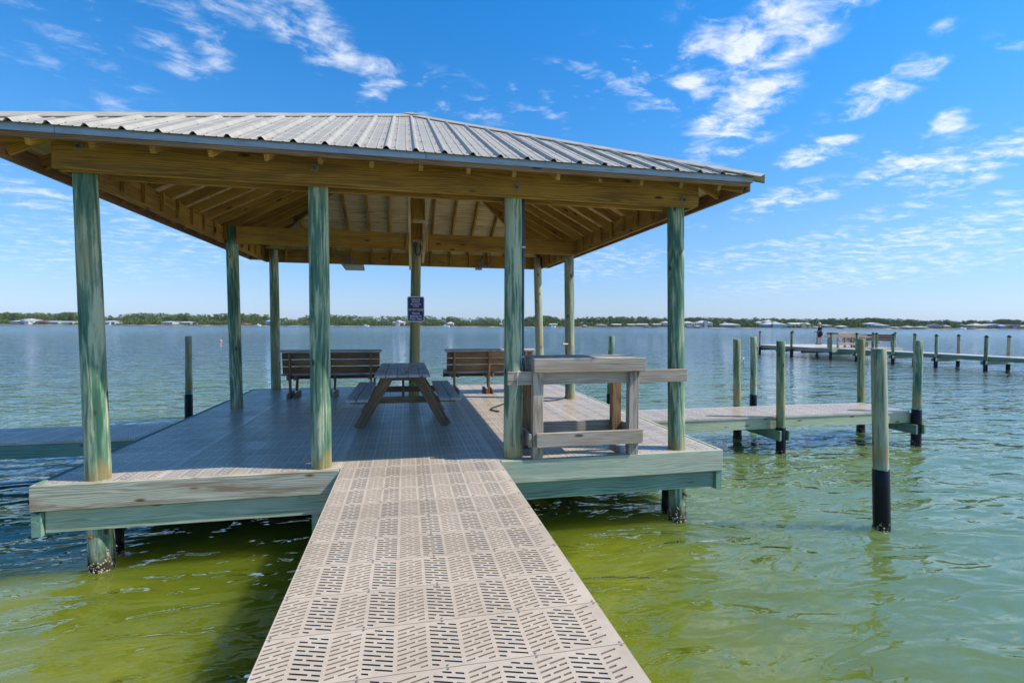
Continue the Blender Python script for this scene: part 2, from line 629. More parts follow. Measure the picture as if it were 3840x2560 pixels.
def mat_panel():
    t = NT('deck_panel_plastic')
    n = t.noise(t.coords((1, 1, 1)), 1.6, 6, 0.62)
    f = t.noise(t.coords((1, 1, 1)), 14, 4, 0.6)
    c = t.ramp(t.math('ADD', t.math('MULTIPLY', n, 0.6), t.math('MULTIPLY', f, 0.4)), [(0.30, (0.40, 0.33, 0.26)), (0.55, (0.50, 0.423, 0.338)), (0.75, (0.565, 0.487, 0.40))])
    d = t.noise(t.coords((1.3, 1.3, 1)), 2.7, 6, 0.7, 0.3)
    c = t.mix(t.rng(d, 0.60, 0.78, 0, 0.35), c, (0.33, 0.265, 0.205))
    geo = t.n('ShaderNodeNewGeometry')
    wd = t.noise(geo.outputs['Position'], 0.9, 7, 0.68, 0.2)
    c = t.mix(t.rng(wd, 0.48, 0.72, 0, 0.34), c, (0.36, 0.285, 0.215))
    sp_ = t.noise(geo.outputs['Position'], 21, 3, 0.6)
    c = t.mix(t.rng(sp_, 0.68, 0.74, 0, 0.5), c, (0.24, 0.18, 0.13))
    oi = t.n('ShaderNodeObjectInfo')
    hs = t.n('ShaderNodeHueSaturation')
    t.l(t.math('ADD', t.math('MULTIPLY', oi.outputs['Random'], 0.16), 0.92), hs.inputs['Value'])
    t.l(c, hs.inputs['Color'])
    t.bump(f, 0.12, 0.002)
    return t.out(hs.outputs[0], t.rng(n, 0.3, 0.7, 0.28, 0.44), spec=0.6)


M['panel'] = mat_panel()


def mat_metalroof():
    t = NT('metal_roofing')
    n = t.noise(t.coords((0.5, 3, 3)), 2.0, 5, 0.6)
    c = t.ramp(n, [(0.3, (0.33, 0.305, 0.255)), (0.7, (0.425, 0.395, 0.335))])
    s = t.noise(t.coords((1, 1, 1)), 5.0, 6, 0.7)
    c = t.mix(t.rng(s, 0.52, 0.72, 0, 0.5), c, (0.22, 0.20, 0.15))
    st = t.noise(t.coords((9, 0.9, 0.9)), 1.0, 4, 0.6)
    c = t.mix(t.rng(st, 0.55, 0.72, 0, 0.3), c, (0.26, 0.22, 0.16))
    return t.out(c, t.rng(n, 0.3, 0.7, 0.42, 0.55), 0.0, 0.35)


M['roof'] = mat_metalroof()


def mat_drip():
    t = NT('drip_edge_metal')
    n = t.noise(t.coords((1.5, 1, 9)), 3.0, 5, 0.65)
    c = t.ramp(n, [(0.3, (0.22, 0.26, 0.28)), (0.7, (0.36, 0.40, 0.42))])
    # algae band that the drip line leaves along the upper edge of the flashing
    tc = t.n('ShaderNodeTexCoord')
    sp = t.n('ShaderNodeSeparateXYZ')
    t.l(tc.outputs['Object'], sp.inputs[0])
    zz = t.math('ADD', sp.outputs[2], t.math('MULTIPLY', n, 0.03))
    c = t.mix(t.rng(zz, 0.018, 0.045, 0, 0.8), c, (0.14, 0.14, 0.085))
    return t.out(c, 0.45, 0.3, 0.4)


M['drip'] = mat_drip()


def mat_water():
    t = NT('water')
    nt = t.nt
    nt.nodes.remove(t.b)
    out = [n for n in nt.nodes if n.type == 'OUTPUT_MATERIAL'][0]
    tc = t.n('ShaderNodeTexCoord')

    def mapped(scale, rot):
        mp = t.n('ShaderNodeMapping')
        mp.inputs['Scale'].default_value = scale
        mp.inputs['Rotation'].default_value = (0, 0, R(rot))
        t.l(tc.outputs['Object'], mp.inputs[0])
        return mp.outputs[0]
    h1 = t.noise(mapped((0.42, 1.05, 1), 17), 1.0, 1, 0.4, 0.5)
    h2 = t.noise(mapped((1.15, 2.7, 1), -6), 1.0, 2, 0.45, 0.8)
    h3 = t.noise(mapped((3.2, 6.4, 1), 24), 1.0, 2, 0.5, 0.5)
    h0 = t.noise(mapped((0.16, 0.42, 1), 8), 1.0, 2, 0.5, 0.4)
    h = t.math('ADD', t.math('MULTIPLY', h1, 0.115), t.math('MULTIPLY', h2, 0.080))
    h = t.math('ADD', h, t.math('MULTIPLY', h0, 0.20))
    h = t.math('ADD', h, t.math('MULTIPLY', h3, 0.018))
    ln0 = t.n('ShaderNodeVectorMath', operation='LENGTH')
    t.l(tc.outputs['Object'], ln0.inputs[0])
    h = t.math('MULTIPLY', h, t.rng(ln0.outputs['Value'], 10, 90, 1.0, 2.1, False))
    bp = t.n('ShaderNodeBump')
    bp.inputs['Strength'].default_value = 1.0
    bp.inputs['Distance'].default_value = 1.0
    t.l(h, bp.inputs['Height'])
    # turbid bay water over a sandy, weedy bottom
    b1 = t.noise(mapped((0.33, 0.42, 1), 30), 1.0, 4, 0.6, 0.6)
    c = t.ramp(b1, [(0.32, (0.060, 0.082, 0.007)), (0.50, (0.112, 0.142, 0.011)), (0.66, (0.180, 0.198, 0.016))])
    geo = t.n('ShaderNodeNewGeometry')
    ln = t.n('ShaderNodeVectorMath', operation='LENGTH')
    t.l(tc.outputs['Object'], ln.inputs[0])
    # olive round the pier, paler outward where sky reflection is put into the colour
    sp = t.n('ShaderNodeSeparateXYZ')
    t.l(tc.outputs['Object'], sp.inputs[0])
    dx = t.math('ABSOLUTE', t.math('SUBTRACT', sp.outputs[0], -0.3))
    b2 = t.noise(mapped((0.5, 0.5, 1), 0), 1.0, 4, 0.6, 0.8)
    dx = t.math('ADD', dx, t.math('MULTIPLY', t.math('SUBTRACT', b2, 0.5), 4.5))
    c = t.mix(t.rng(dx, 2.2, 5.6, 0, 1), c, (0.112, 0.168, 0.058))
    afar = t.rng(ln.outputs['Value'], 9, 45, 0, 1)
    c = t.mix(afar, c, (0.078, 0.115, 0.115))  # bluer with distance, again sky reflection put into the body colour
    df = t.n('ShaderNodeSubsurfaceScattering', falloff='BURLEY')
    t.l(c, df.inputs['Color'])
    df.inputs['Scale'].default_value = 0.9
    df.inputs['Radius'].default_value = (1.0, 1.0, 0.5)
    gl = t.n('ShaderNodeBsdfGlossy')
    # chop too fine to model widens the reflection with distance
    t.l(t.rng(ln.outputs['Value'], 10, 220, 0.015, 0.125), gl.inputs['Roughness'])
    gl.inputs['Color'].default_value = (0.96, 0.98, 1, 1)
    t.l(bp.outputs[0], gl.inputs['Normal'])
    fr = t.n('ShaderNodeFresnel')
    fr.inputs['IOR'].default_value = 1.72
    t.l(bp.outputs[0], fr.inputs['Normal'])
    mx = t.n('ShaderNodeMixShader')
    t.l(fr.outputs[0], mx.inputs[0])
    t.l(df.outputs[0], mx.inputs[1])
    t.l(gl.outputs[0], mx.inputs[2])
    t.l(mx.outputs[0], out.inputs[0])
    return t.m


M['water'] = mat_water()

# ------------------------------------------------------------------ water, far land
WZ = -0.88
mb = MB()
mb.add([(-6000, -6000, 0), (6000, -6000, 0), (6000, 6000, 0), (-6000, 6000, 0)], [(0, 1, 2, 3)])
water = mb.build('water', M['water'], None, Matrix.Translation((0, 0, WZ)))
tag(water, 'rippled green and blue bay water', 'water', kind='structure')

FH = Vector((_fw.x, _fw.y, 0)).normalized()      # horizontal view axis
RH = Vector((_rt.x, _rt.y, 0)).normalized()
DS = 330.0                                        # metres to the far shore
PPM = FPX / DS


def shore(px, depth=DS, z=0.0):
    """a point on the far shore, px along the 3840 wide picture, depth along the view axis"""
    u = (px - 1920) / FPX * depth
    p = RH * u + FH * depth
    return Vector((p.x, p.y, z))


def hor(px):
    return 1213.35 + (px - 1920) * 0.0046


def zpx(px, py, depth=DS):
    return CAM_H + (hor(px) - py) / FPX * depth


def mat_land():
    t = NT('far_land')
    n = t.noise(t.coords((1, 1, 1), False), 0.06, 5, 0.6)
    c = t.ramp(n, [(0.35, (0.035, 0.055, 0.018)), (0.6, (0.09, 0.10, 0.035)), (0.75, (0.20, 0.17, 0.10))])
    return t.out(c, 0.95, spec=0.1)


def mat_sand():
    t = NT('beach_sand')
    n = t.noise(t.coords((1, 1, 1), False), 0.12, 5, 0.65)
    c = t.ramp(n, [(0.40, (0.09, 0.080, 0.055)), (0.56, (0.22, 0.185, 0.125)), (0.70, (0.50, 0.45, 0.37))])
    return t.out(c, 0.95, spec=0.1)


M['land'] = mat_land()
M['sand'] = mat_sand()


def make_land():
    xs = np.linspace(-2400, 6240, 240)
    depth_rows = [0, 2.5, 7, 14, 30, 60, 120, 400, 2500]
    zrow = [-0.25, 0.25, 0.55, 0.8, 1.2, 2.0, 2.6, 3.0, 3.0]
    rnd = random.Random(3)
    off = [rnd.uniform(-2.2, 2.2) for _ in xs]
    v = []
    for j, d in enumerate(depth_rows):
        for i, x in enumerate(xs):
            dd = DS + d + off[i] * (1 if j < 5 else 0)
            hump = 0.0
            if j in (5, 6):
                hump = 2.2 * math.exp(-((x - 1240) / 170) ** 2) + 0.6 * math.exp(-((x - 500) / 300) ** 2)
            p = shore(x, dd, WZ + zrow[j] + hump)
            v.append(tuple(p))
    n = len(xs)

    def faces(j0, j1):
        return [(j * n + i, j * n + i + 1, (j + 1) * n + i + 1, (j + 1) * n + i) for j in range(j0, j1) for i in range(n - 1)]
    a = MB()
    a.v = v
    a.f = faces(2, len(depth_rows) - 1)
    land = a.build('far_land', M['land'])
    tag(land, 'low wooded land across the bay', 'land', kind='structure')
    b = MB()
    b.v = v
    b.f = faces(0, 2)
    beach = b.build('beach', M['sand'])
    tag(beach, 'narrow sandy beach along the far shore', 'beach', kind='structure')


make_land()

# ------------------------------------------------------------------ deck panels
PITCH = 0.3594
CW = 1.661 / 11
_panels = {}


def panel_mesh(cols, W=0.355, colw=CW, depth=0.036, flip=0):
    key = (cols, W, flip)
    if key in _panels:
        return _panels[key]
    L = cols * colw - 0.004
    pts = [(0, 0), (L, 0), (L, W), (0, W)]
    edges = [(0, 1), (1, 2), (2, 3), (3, 0)]
    holes = []
    sp = 0.0315
    sw = 0.0055
    m = 0.016
    for i in range(cols):
        s = 0.30 if (i + flip) % 2 == 0 else -0.30
        x0 = i * colw
        xc = x0 + colw / 2 - 0.002
        r0 = -3
        for r in range(r0, 15):
            yc = (r + 0.35) * sp
            if r % 2 == 0:
                segs = [(0.055, 0.58), (0.68, 0.93)]
            else:
                segs = [(0.055, 0.32), (0.42, 0.93)]
            for (a, b) in segs:
                xa = x0 + a * colw
                xb = x0 + b * colw
                # clip to the border strip along the panel's edges
                lo, hi = m + sw, W - m - sw
                ya = yc + s * (xa - xc)
                yb = yc + s * (xb - xc)
                t0, t1 = 0.0, 1.0
                dy = yb - ya
                for lim, sg in ((lo, 1), (hi, -1)):
                    fa = (ya - lim) * sg
                    fb = (yb - lim) * sg
                    if fa < 0 and fb < 0:
                        t0, t1 = 1, 0
                    elif fa < 0:
                        t0 = max(t0, fa / (fa - fb))
                    elif fb < 0:
                        t1 = min(t1, fa / (fa - fb))
                if (t1 - t0) * (xb - xa) < 0.018:
                    continue
                A = (xa + (xb - xa) * t0, ya + dy * t0)
                B = (xa + (xb - xa) * t1, ya + dy * t1)
                if B[0] > L - 0.008 or A[0] < 0.006:
                    continue
                holes.append([(A[0], A[1] - sw), (B[0], B[1] - sw), (B[0], B[1] + sw), (A[0], A[1] + sw)])
    for h in holes:
        b = len(pts)
        pts += h
        edges += [(b, b + 1), (b + 1, b + 2), (b + 2, b + 3), (b + 3, b)]
    polys = [[0, 1, 2, 3]] + [[4 + 4 * i + j for j in range(4)] for i in range(len(holes))]
    res = delaunay_2d_cdt([Vector(p) for p in pts], edges, polys, 2, 1e-6)
    vs = res[0]
    fs = [f for f, og in zip(res[2], res[5]) if not any(i > 0 for i in og)]
    mb = MB()
    mb.add([(p.x, p.y, 0) for p in vs], [tuple(f) for f in fs])
    for h in holes:
        mb.add([(p[0], p[1], 0) for p in h] + [(p[0], p[1], -depth) for p in h], [(k, k + 4, (k + 1) % 4 + 4, (k + 1) % 4) for k in range(4)])
    o = [(0, 0), (L, 0), (L, W), (0, W)]
    mb.add([(p[0], p[1], 0) for p in o] + [(p[0], p[1], -depth) for p in o], [((k + 1) % 4, (k + 1) % 4 + 4, k + 4, k) for k in range(4)])
    nf = len(mb.f)
    nw0, nw1 = len(fs), nf - 4
    # screw heads
    for fx in (0.012, 0.27, 0.5, 0.74, 0.988):
        for yy in (0.010, W - 0.010):
            cx = L * fx
            ring = [(cx + 0.006 * math.cos(k * math.pi / 3), yy + 0.006 * math.sin(k * math.pi / 3), 0.0025) for k in range(6)]
            base = [(x, y, 0.0005) for x, y, z in ring]
            mb.add(ring + base, [tuple(range(6))] + [(k, k + 6, (k + 1) % 6 + 6, (k + 1) % 6) for k in range(6)])
    me = mb.mesh('deck_panel')
    bm = bmesh.new()
    bm.from_mesh(me)
    for f in bm.faces:
        if f.index < len(fs) and f.normal.z < 0:
            f.normal_flip()
    bm.to_mesh(me)
    bm.free()
    me.materials.append(M['panel'])
    me.materials.append(M['steel'])
    me.materials.append(M['grime_shade'])
    for p in me.polygons:
        if p.index >= nf:
            p.material_index = 1
        elif nw0 <= p.index < nw1:
            p.material_index = 2
    _panels[key] = me
    return me


def lay_panel(parent, x, y, z, cols, rot=0.0, flip=0):
    mw = Matrix.Translation((x, y, z)) @ Matrix.Rotation(rot, 4, 'Z')
    return obj('deck_panel', panel_mesh(cols, flip=flip), None, parent, mw)


# ------------------------------------------------------------------ piles and posts
def pile_mesh(L, r0, r1, seed, mat, n=20, m=20, wob=0.026):
    rnd = random.Random(seed)
    ph = [rnd.uniform(0, 6.28) for _ in range(6)]
    mb = MB()
    vs = []
    for j in range(m + 1):
        t = j / m
        r = r0 + (r1 - r0) * t
        ox = wob * r * 2 * math.sin(2.1 * t + ph[0])
        oy = wob * r * 2 * math.sin(2.7 * t + ph[1])
        for k in range(n):
            a = 2 * math.pi * k / n
            rr = r * (1 + wob * math.sin(2 * a + ph[2] + 3 * t) + wob * 0.7 * math.sin(3 * a + ph[3] - 4 * t) + rnd.uniform(-0.006, 0.006))
            vs.append((ox + rr * math.cos(a), oy + rr * math.sin(a), L * t))
    fs = []
    for j in range(m):
        for k in range(n):
            k2 = (k + 1) % n
            fs.append((j * n + k, j * n + k2, (j + 1) * n + k2, (j + 1) * n + k))
    # slightly chamfered top
    b = len(vs)
    for k in range(n):
        x, y, z = vs[m * n + k]
        vs.append((x * 0.93, y * 0.93, L + 0.006))
    for k in range(n):
        k2 = (k + 1) % n
        fs.append((m * n + k, m * n + k2, b + k2, b + k))
    fs.append(tuple(b + k for k in range(n)))
    mb.add(vs, fs)
    me = mb.mesh('pile_mesh')
    for p in me.polygons:
        p.use_smooth = len(p.vertices) == 4
    me.materials.append(mat)
    return me


def axis_matrix(p0, p1):
    p0 = Vector(p0)
    d = (Vector(p1) - p0).normalized()
    q = Vector((0, 0, 1)).rotation_difference(d)
    return Matrix.Translation(p0) @ q.to_matrix().to_4x4()


def along(p0, p1, z):
    p0 = Vector(p0)
    p1 = Vector(p1)
    t = (z - p0.z) / (p1.z - p0.z)
    return p0 + (p1 - p0) * t


SEED = [10]


def post(name, p0, p1, r0, r1, mat, parent=None, zbot=-2.0, ztop=None):
    """a round timber through p0 and p1, run down to zbot"""
    SEED[0] += 1
    a = along(p0, p1, zbot)
    b = along(p0, p1, ztop if ztop is not None else Vector(p1).z)
    return obj(name, pile_mesh((b - a).length, r0, r1, SEED[0], M[mat]), None, parent, axis_matrix(a, b))


def sleeve(p0, p1, z0, z1, r, parent):
    a = along(p0, p1, z0)
    b = along(p0, p1, z1)
    SEED[0] += 1
    me = pile_mesh((b - a).length, r, r * 0.985, SEED[0], M['black'], 20, 8, 0.006)
    return obj('sleeve', me, None, parent, axis_matrix(a, b))


def barnacles(p, r, parent, n=170, seed=1, z0=-0.93, z1=-0.70):
    rnd = random.Random(seed)
    mb = MB()
    for i in range(n):
        a = rnd.uniform(0, 2 * math.pi)
        z = z0 + (z1 - z0) * rnd.random() ** 2.2 * (0.55 + 0.45 * math.sin(a * 3 + seed) ** 2)
        s = rnd.uniform(0.003, 0.014)
        c = Vector((p[0] + (r + s * 0.1) * math.cos(a), p[1] + (r + s * 0.1) * math.sin(a), z))
        nrm = Vector((math.cos(a), math.sin(a), 0))
        tt = Vector((-math.sin(a), math.cos(a), 0))
        up = Vector((0, 0, 1))
        ring = [c + (tt * math.cos(k * 1.2566 + i) + up * math.sin(k * 1.2566 + i)) * s for k in range(5)]
        tip = c + nrm * s * rnd.uniform(0.6, 1.3)
        mb.add(ring + [tip], [(k, (k + 1) % 5, 5) for k in range(5)])
    me = mb.mesh('barnacles')
    o = obj('barnacles', me, M['barnacle'], parent, Matrix.Identity(4))
    tag(o, kind='stuff')
    return o


# ------------------------------------------------------------------ main platform
XL, XR = -3.30, 3.68
YF, YB = 5.38, 12.22
plat = empty('platform_deck', (0.19, 8.8, WZ), 0, 'wide beige slotted deck platform with green timber rim under the pavilion', 'dock')
cols_x = [(-3.298, 6.57), (-2.306, 11), (-0.645, 11), (1.016, 11), (2.677, 6.6)]
for k in range(19):
    y = 5.397 + k * PITCH
    for ci, (x, nc) in enumerate(cols_x):
        if nc == 11:
            lay_panel(plat, x, y, 0.0, 11, 0, 0)
# the two narrow outer runs are cut panels


def cut_run(x0, x1, flip):
    n = int(round((x1 - x0) / CW))
    for k in range(19):
        o = lay_panel(plat, x0, 5.397 + k * PITCH, 0.0, n, 0, flip)
        s = (x1 - x0) / (n * CW)
        mw = WM[o.name] @ Matrix.Diagonal((s, 1, 1, 1))
        place(o, mw, plat)


cut_run(-3.298, -2.308, 1)
cut_run(2.677, 3.676, 0)
# rim boards and the beams under them
tag(bbox_board('rim_board', (-3.345, 5.333, -0.232), (-0.665, 5.378, 0.004), M['rim'], plat), 'grey green front rim board streaked with brown')
bbox_board('rim_board', (1.020, 5.333, -0.245), (3.722, 5.378, 0.004), M['rimpale'], plat)
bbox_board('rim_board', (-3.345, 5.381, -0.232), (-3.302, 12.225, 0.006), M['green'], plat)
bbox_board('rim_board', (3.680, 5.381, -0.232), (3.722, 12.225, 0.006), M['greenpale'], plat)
bbox_board('rim_board', (-3.345, 12.229, -0.232), (3.722, 12.272, 0.004), M['green'], plat)
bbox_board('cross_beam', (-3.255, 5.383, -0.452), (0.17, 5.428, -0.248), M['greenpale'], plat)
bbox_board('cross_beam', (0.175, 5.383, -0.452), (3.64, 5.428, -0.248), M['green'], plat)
bbox_board('side_beam', (-3.345, 5.345, -0.475), (-3.262, 12.2, -0.246), M['green'], plat)
bbox_board('side_beam', (3.645, 5.345, -0.475), (3.722, 12.2, -0.246), M['green'], plat)
for y in (7.5, 9.66, 11.0, 12.12):
    bbox_board('cross_beam', (-3.25, y - 0.02, -0.452), (3.635, y + 0.025, -0.248), M['green'], plat)
for x in np.linspace(-2.9, 3.3, 12):
    bbox_board('joist', (x - 0.02, 5.44, -0.238), (x + 0.02, 12.2, -0.042), M['green'], plat)
# sleeved bearing piles tucked behind the pavilion posts
for (x, y, zt) in ((-2.96, 5.86, -0.46), (3.28, 5.76, -0.46), (-0.70, 5.72, -0.25), (1.34, 5.78, -0.25), (-2.8, 9.9, -0.25), (3.1, 9.9, -0.25)):
    a, b = (x, y, -2.0), (x, y, zt)
    p = post('bearing_pile', a, b, 0.10, 0.10, 'pile', plat, -2.0)
    sleeve(a, b, -2.0, zt - 0.12, 0.106, p)
barnacles((-2.96, 5.86), 0.107, plat, 160, 5)
barnacles((3.28, 5.76), 0.107, plat, 160, 6)
for (x, y) in ((-2.90, 5.30), (3.27, 5.30)):
    mb = MB()
    mb.tube([(x, 5.43, -0.53), (x, 5.375, -0.53)], 0.016, 8)
    mb.build('bolt', M['rust'], plat, Matrix.Identity(4))

# ------------------------------------------------------------------ walkway
walk = empty('walkway', (0.18, 2.0, WZ), 0, 'long beige slotted walkway running straight up to the pavilion', 'walkway')
k = 0
y = 5.038
while y > -2.2:
    lay_panel(walk, -0.650, y, 0.0, 11, 0, 0)
    y -= PITCH
for x in (-0.615, -0.08, 0.43, 0.975):
    bbox_board('stringer', (x - 0.02, -2.2, -0.235), (x + 0.02, 5.325, -0.040), M['green'], walk)
for yy in (-1.5, 1.2, 3.4):
    bbox_board('cross_beam', (-0.62, yy - 0.02, -0.44), (0.98, yy + 0.022, -0.24), M['green'], walk)
    for x in (-0.5, 0.86):
        post('pile', (x, yy + 0.13, -2.0), (x, yy + 0.13, -0.245), 0.085, 0.085, 'pile', walk)

# ------------------------------------------------------------------ finger docks
ZFD = -0.20


def finger(x0, x1, y0, y1, pts, label, lightmat, rail=False):
    e = empty('finger_dock', ((x0 + x1) / 2, (y0 + y1) / 2, WZ), 0, label, 'dock')
    n = int(round(abs(x1 - x0) / PITCH))
    w = y1 - y0
    nc = int(round(w / CW))
    s = w / (nc * CW)
    for i in range(n):
        xa = x0 + i * PITCH
        mw = Matrix.Translation((xa + 0.355, y0, ZFD)) @ Matrix.Rotation(R(90), 4, 'Z') @ Matrix.Diagonal((s, 1, 1, 1))
        obj('deck_panel', panel_mesh(nc, flip=0), None, e, mw)
    mid = x0 + (x1 - x0) * 0.52
    for yy in (y0 + 0.012, y0 + 0.36, y0 + 0.72, y1 - 0.055):
        edge = yy < y0 + 0.1 or yy > y1 - 0.1
        for (a, b) in ((x0, mid - 0.003), (mid, x1)):
            bbox_board('stringer', (a, yy, ZFD - 0.235), (b, yy + 0.042, ZFD - 0.040), lightmat if edge else M['green'], e)
    return e


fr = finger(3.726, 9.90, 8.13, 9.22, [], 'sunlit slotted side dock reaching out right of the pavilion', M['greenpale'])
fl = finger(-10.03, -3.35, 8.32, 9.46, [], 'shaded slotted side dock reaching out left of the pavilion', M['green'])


def dock_pile(e, base, top, zs, r, mat, seed, cap_y=None):
    """a round pile with its black plastic sleeve"""
    a = (base[0], base[1], WZ)
    b = (top[0], top[1], top[2])
    p = post('pile', a, b, r * 1.05, r * 0.97, mat, e, -2.2)
    sleeve(a, b, -2.2, zs, r * 1.05 + 0.007, p)
    barnacles(base, r * 1.05 + 0.009, p, 120, seed, -0.92, -0.76)


# pile pairs of the right dock with their clamp beams
for (pa, pb, cx) in (((6.81, 8.03), (6.83, 9.31), 6.62), ((9.88, 8.04), (9.92, 9.31), 9.80)):
    for sx in (-0.115, 0.075):
        b = board('clamp_beam', (pa[0] + sx + 0.02, 7.93, ZFD - 0.335), (pb[0] + sx + 0.02, 9.45, ZFD - 0.335), 0.185, 0.042, M['green'], fr)
dock_pile(fr, (6.81, 8.03), (6.75, 8.03, 1.20), -0.39, 0.074, 'pile2', 21)
dock_pile(fr, (6.83, 9.31), (6.77, 9.31, 1.19), -0.56, 0.074, 'pile2', 22)
dock_pile(fr, (9.93, 8.06), (9.91, 8.06, 1.20), -0.16, 0.078, 'pile', 23)
dock_pile(fr, (9.94, 9.31), (9.89, 9.31, 1.19), -0.62, 0.074, 'pile2', 24)
for (x, y) in ((-9.5, 8.22), (-9.5, 9.56)):
    dock_pile(fl, (x, y), (x, y, 1.2), -0.3, 0.075, 'pile', 25)


def cleat(parent_thing, loc, ang):
    """galvanised horn cleat standing off a pile"""
    mb = MB()
    mb.tube([(0, 0, -0.115), (0.012, 0, -0.06), (0.016, 0, 0), (0.012, 0, 0.06), (0, 0, 0.115)], [0.006, 0.010, 0.012, 0.010, 0.006], 8)
    mb.tube([(-0.045, 0, 0.025), (0.016, 0, 0.025)], 0.009, 6)
    mb.tube([(-0.045, 0, -0.025), (0.016, 0, -0.025)], 0.009, 6)
    return mb.build('cleat', M['steel'], parent_thing, Matrix.Translation(loc) @ Matrix.Rotation(ang, 4, 'Z'), True)


cleat(fr, (6.90, 9.27, 0.70), R(-10))
cleat(fr, (10.02, 9.26, 0.66), R(-10))


def mooring(base, top, zs, r, mat, label, seed, cl=None):
    e = empty('mooring_pile', (base[0], base[1], WZ), 0, label, 'pile', 'free standing mooring piles')
    dock_pile(e, base, top, zs, r, mat, seed)
    if cl:
        cleat(e, cl[0], cl[1])
    return e


mooring((5.45, 4.79), (5.33, 4.79, 1.23), -0.17, 0.077, 'pile3', 'thick weathered pile in open water nearest the camera, its lower half black', 31)
mooring((-4.94, 13.0), (-4.92, 13.0, 1.17), -0.18, 0.075, 'pile', 'round pile with black sleeve in the water left of the deck', 32)
mooring((5.05, 11.9), (5.09, 11.9, 1.19), -0.26, 0.072, 'pile', 'green pile behind the fish cleaning table', 33)
mooring((8.74, 11.3), (8.70, 11.3, 1.19), -0.29, 0.078, 'pile', 'dark green pile standing beyond the right side dock', 34, ((8.80, 11.27, 0.86), R(-10)))

# ------------------------------------------------------------------ pavilion
pav = empty('pavilion', (0.12, 8.9, WZ), 0, 'open timber pavilion on round green posts with a hipped metal roof', 'pavilion')
AX, AY, AZ = 0.117, 8.90, 5.03          # apex
EXL, EXR = -3.56, 3.74                  # eaves
EYF, EYB = 4.92, 12.88
EZ = 3.13


def tz(p, side):
    """height of the roofing plane over a plan point"""
    if side == 'F':
        t = (p[1] - EYF) / (AY - EYF)
    elif side == 'B':
        t = (EYB - p[1]) / (EYB - AY)
    elif side == 'L':
        t = (p[0] - EXL) / (AX - EXL)
    else:
        t = (EXR - p[0]) / (EXR - AX)
    return EZ + (AZ - EZ) * t


POSTS = [
    ((-2.884, 5.505), (-2.931, 5.505), 'pile', 3.10), ((-0.853, 5.505), (-0.854, 5.505), 'pile', 3.10),
    ((1.180, 5.515), (1.178, 5.515), 'pile', 3.10), ((3.215, 5.515), (3.149, 5.515), 'pile', 3.10),
    ((-2.899, 9.66), (-2.945, 9.66), 'pile', 3.17), ((3.256, 9.66), (3.201, 9.66), 'pile3', 2.84),
    ((-2.835, 12.10), (-2.850, 12.10), 'pile', 3.10), ((3.290, 12.10), (3.200, 12.10), 'pile3', 3.10),
    ((0.166, 10.48), (0.223, 10.48), 'pile2', 3.13)]
for i, (a, b, mt, zt) in enumerate(POSTS):
    post('post', (a[0], a[1], 0), (b[0], b[1], 2.9), 0.108, 0.096, mt, pav, -2.0, zt)
barnacles((-2.87, 5.505), 0.108, pav, 420, 41, -0.95, -0.66)
barnacles((3.235, 5.515), 0.108, pav, 420, 42, -0.95, -0.66)

# beams
BZ0, BZ1 = 2.872, 3.150
bbox_board('beam', (-3.09, 5.318, BZ0), (3.332, 5.356, BZ1), M['beam'], pav)
bbox_board('beam', (-3.04, 5.359, BZ0 - 0.012), (3.30, 5.398, BZ1 - 0.004), M['rafter'], pav)
bbox_board('beam', (-2.80, 5.62, BZ0 - 0.006), (3.05, 5.658, BZ1 - 0.004), M['rafter'], pav)
bbox_board('beam', (-3.088, 5.402, BZ0 - 0.004), (-3.048, 9.3, BZ1), M['beam'], pav)
bbox_board('beam', (-3.088, 9.304, BZ0 - 0.004), (-3.048, 12.33, BZ1), M['beam'], pav)
bbox_board('beam', (3.312, 5.402, BZ0 - 0.004), (3.352, 9.3, BZ1), M['beam'], pav)
bbox_board('beam', (3.312, 9.304, BZ0 - 0.004), (3.352, 12.33, BZ1), M['beam'], pav)
bbox_board('beam', (-3.04, 12.215, BZ0 - 0.02), (3.308, 12.255, BZ1), M['beam'], pav)
bbox_board('tie_beam', (-2.83, 9.50, 2.850), (0.02, 9.54, 3.148), M['beam'], pav)
bbox_board('tie_beam', (0.44, 9.50, 2.850), (3.308, 9.54, 3.148), M['beam'], pav)
# pair of boards clasping the middle post and rising to the peak, with blocking
board('hanger_board', (0.105, 10.27, 2.60), (0.062, 9.12, 4.25), 0.19, 0.045, M['ply'], pav, up=(0, -1, 0.3))
board('hanger_board', (0.352, 10.27, 2.75), (0.478, 9.12, 4.25), 0.19, 0.045, M['ply'], pav, up=(0, -1, 0.3))
bbox_board('blocking', (0.115, 9.90, 3.10), (0.335, 9.945, 3.42), M['beam'], pav, axis=2)
bbox_board('blocking', (0.105, 9.66, 3.44), (0.37, 9.705, 3.83), M['beam'], pav, axis=2)
bbox_board('blocking', (0.02, 9.45, 2.82), (0.075, 9.497, 3.15), M['rafter'], pav, axis=2)
bbox_board('blocking', (0.385, 9.45, 2.82), (0.44, 9.497, 3.15), M['rafter'], pav, axis=2)

# rafters: sloped boards under the sheathing, cut off at the hips
RD = 0.15


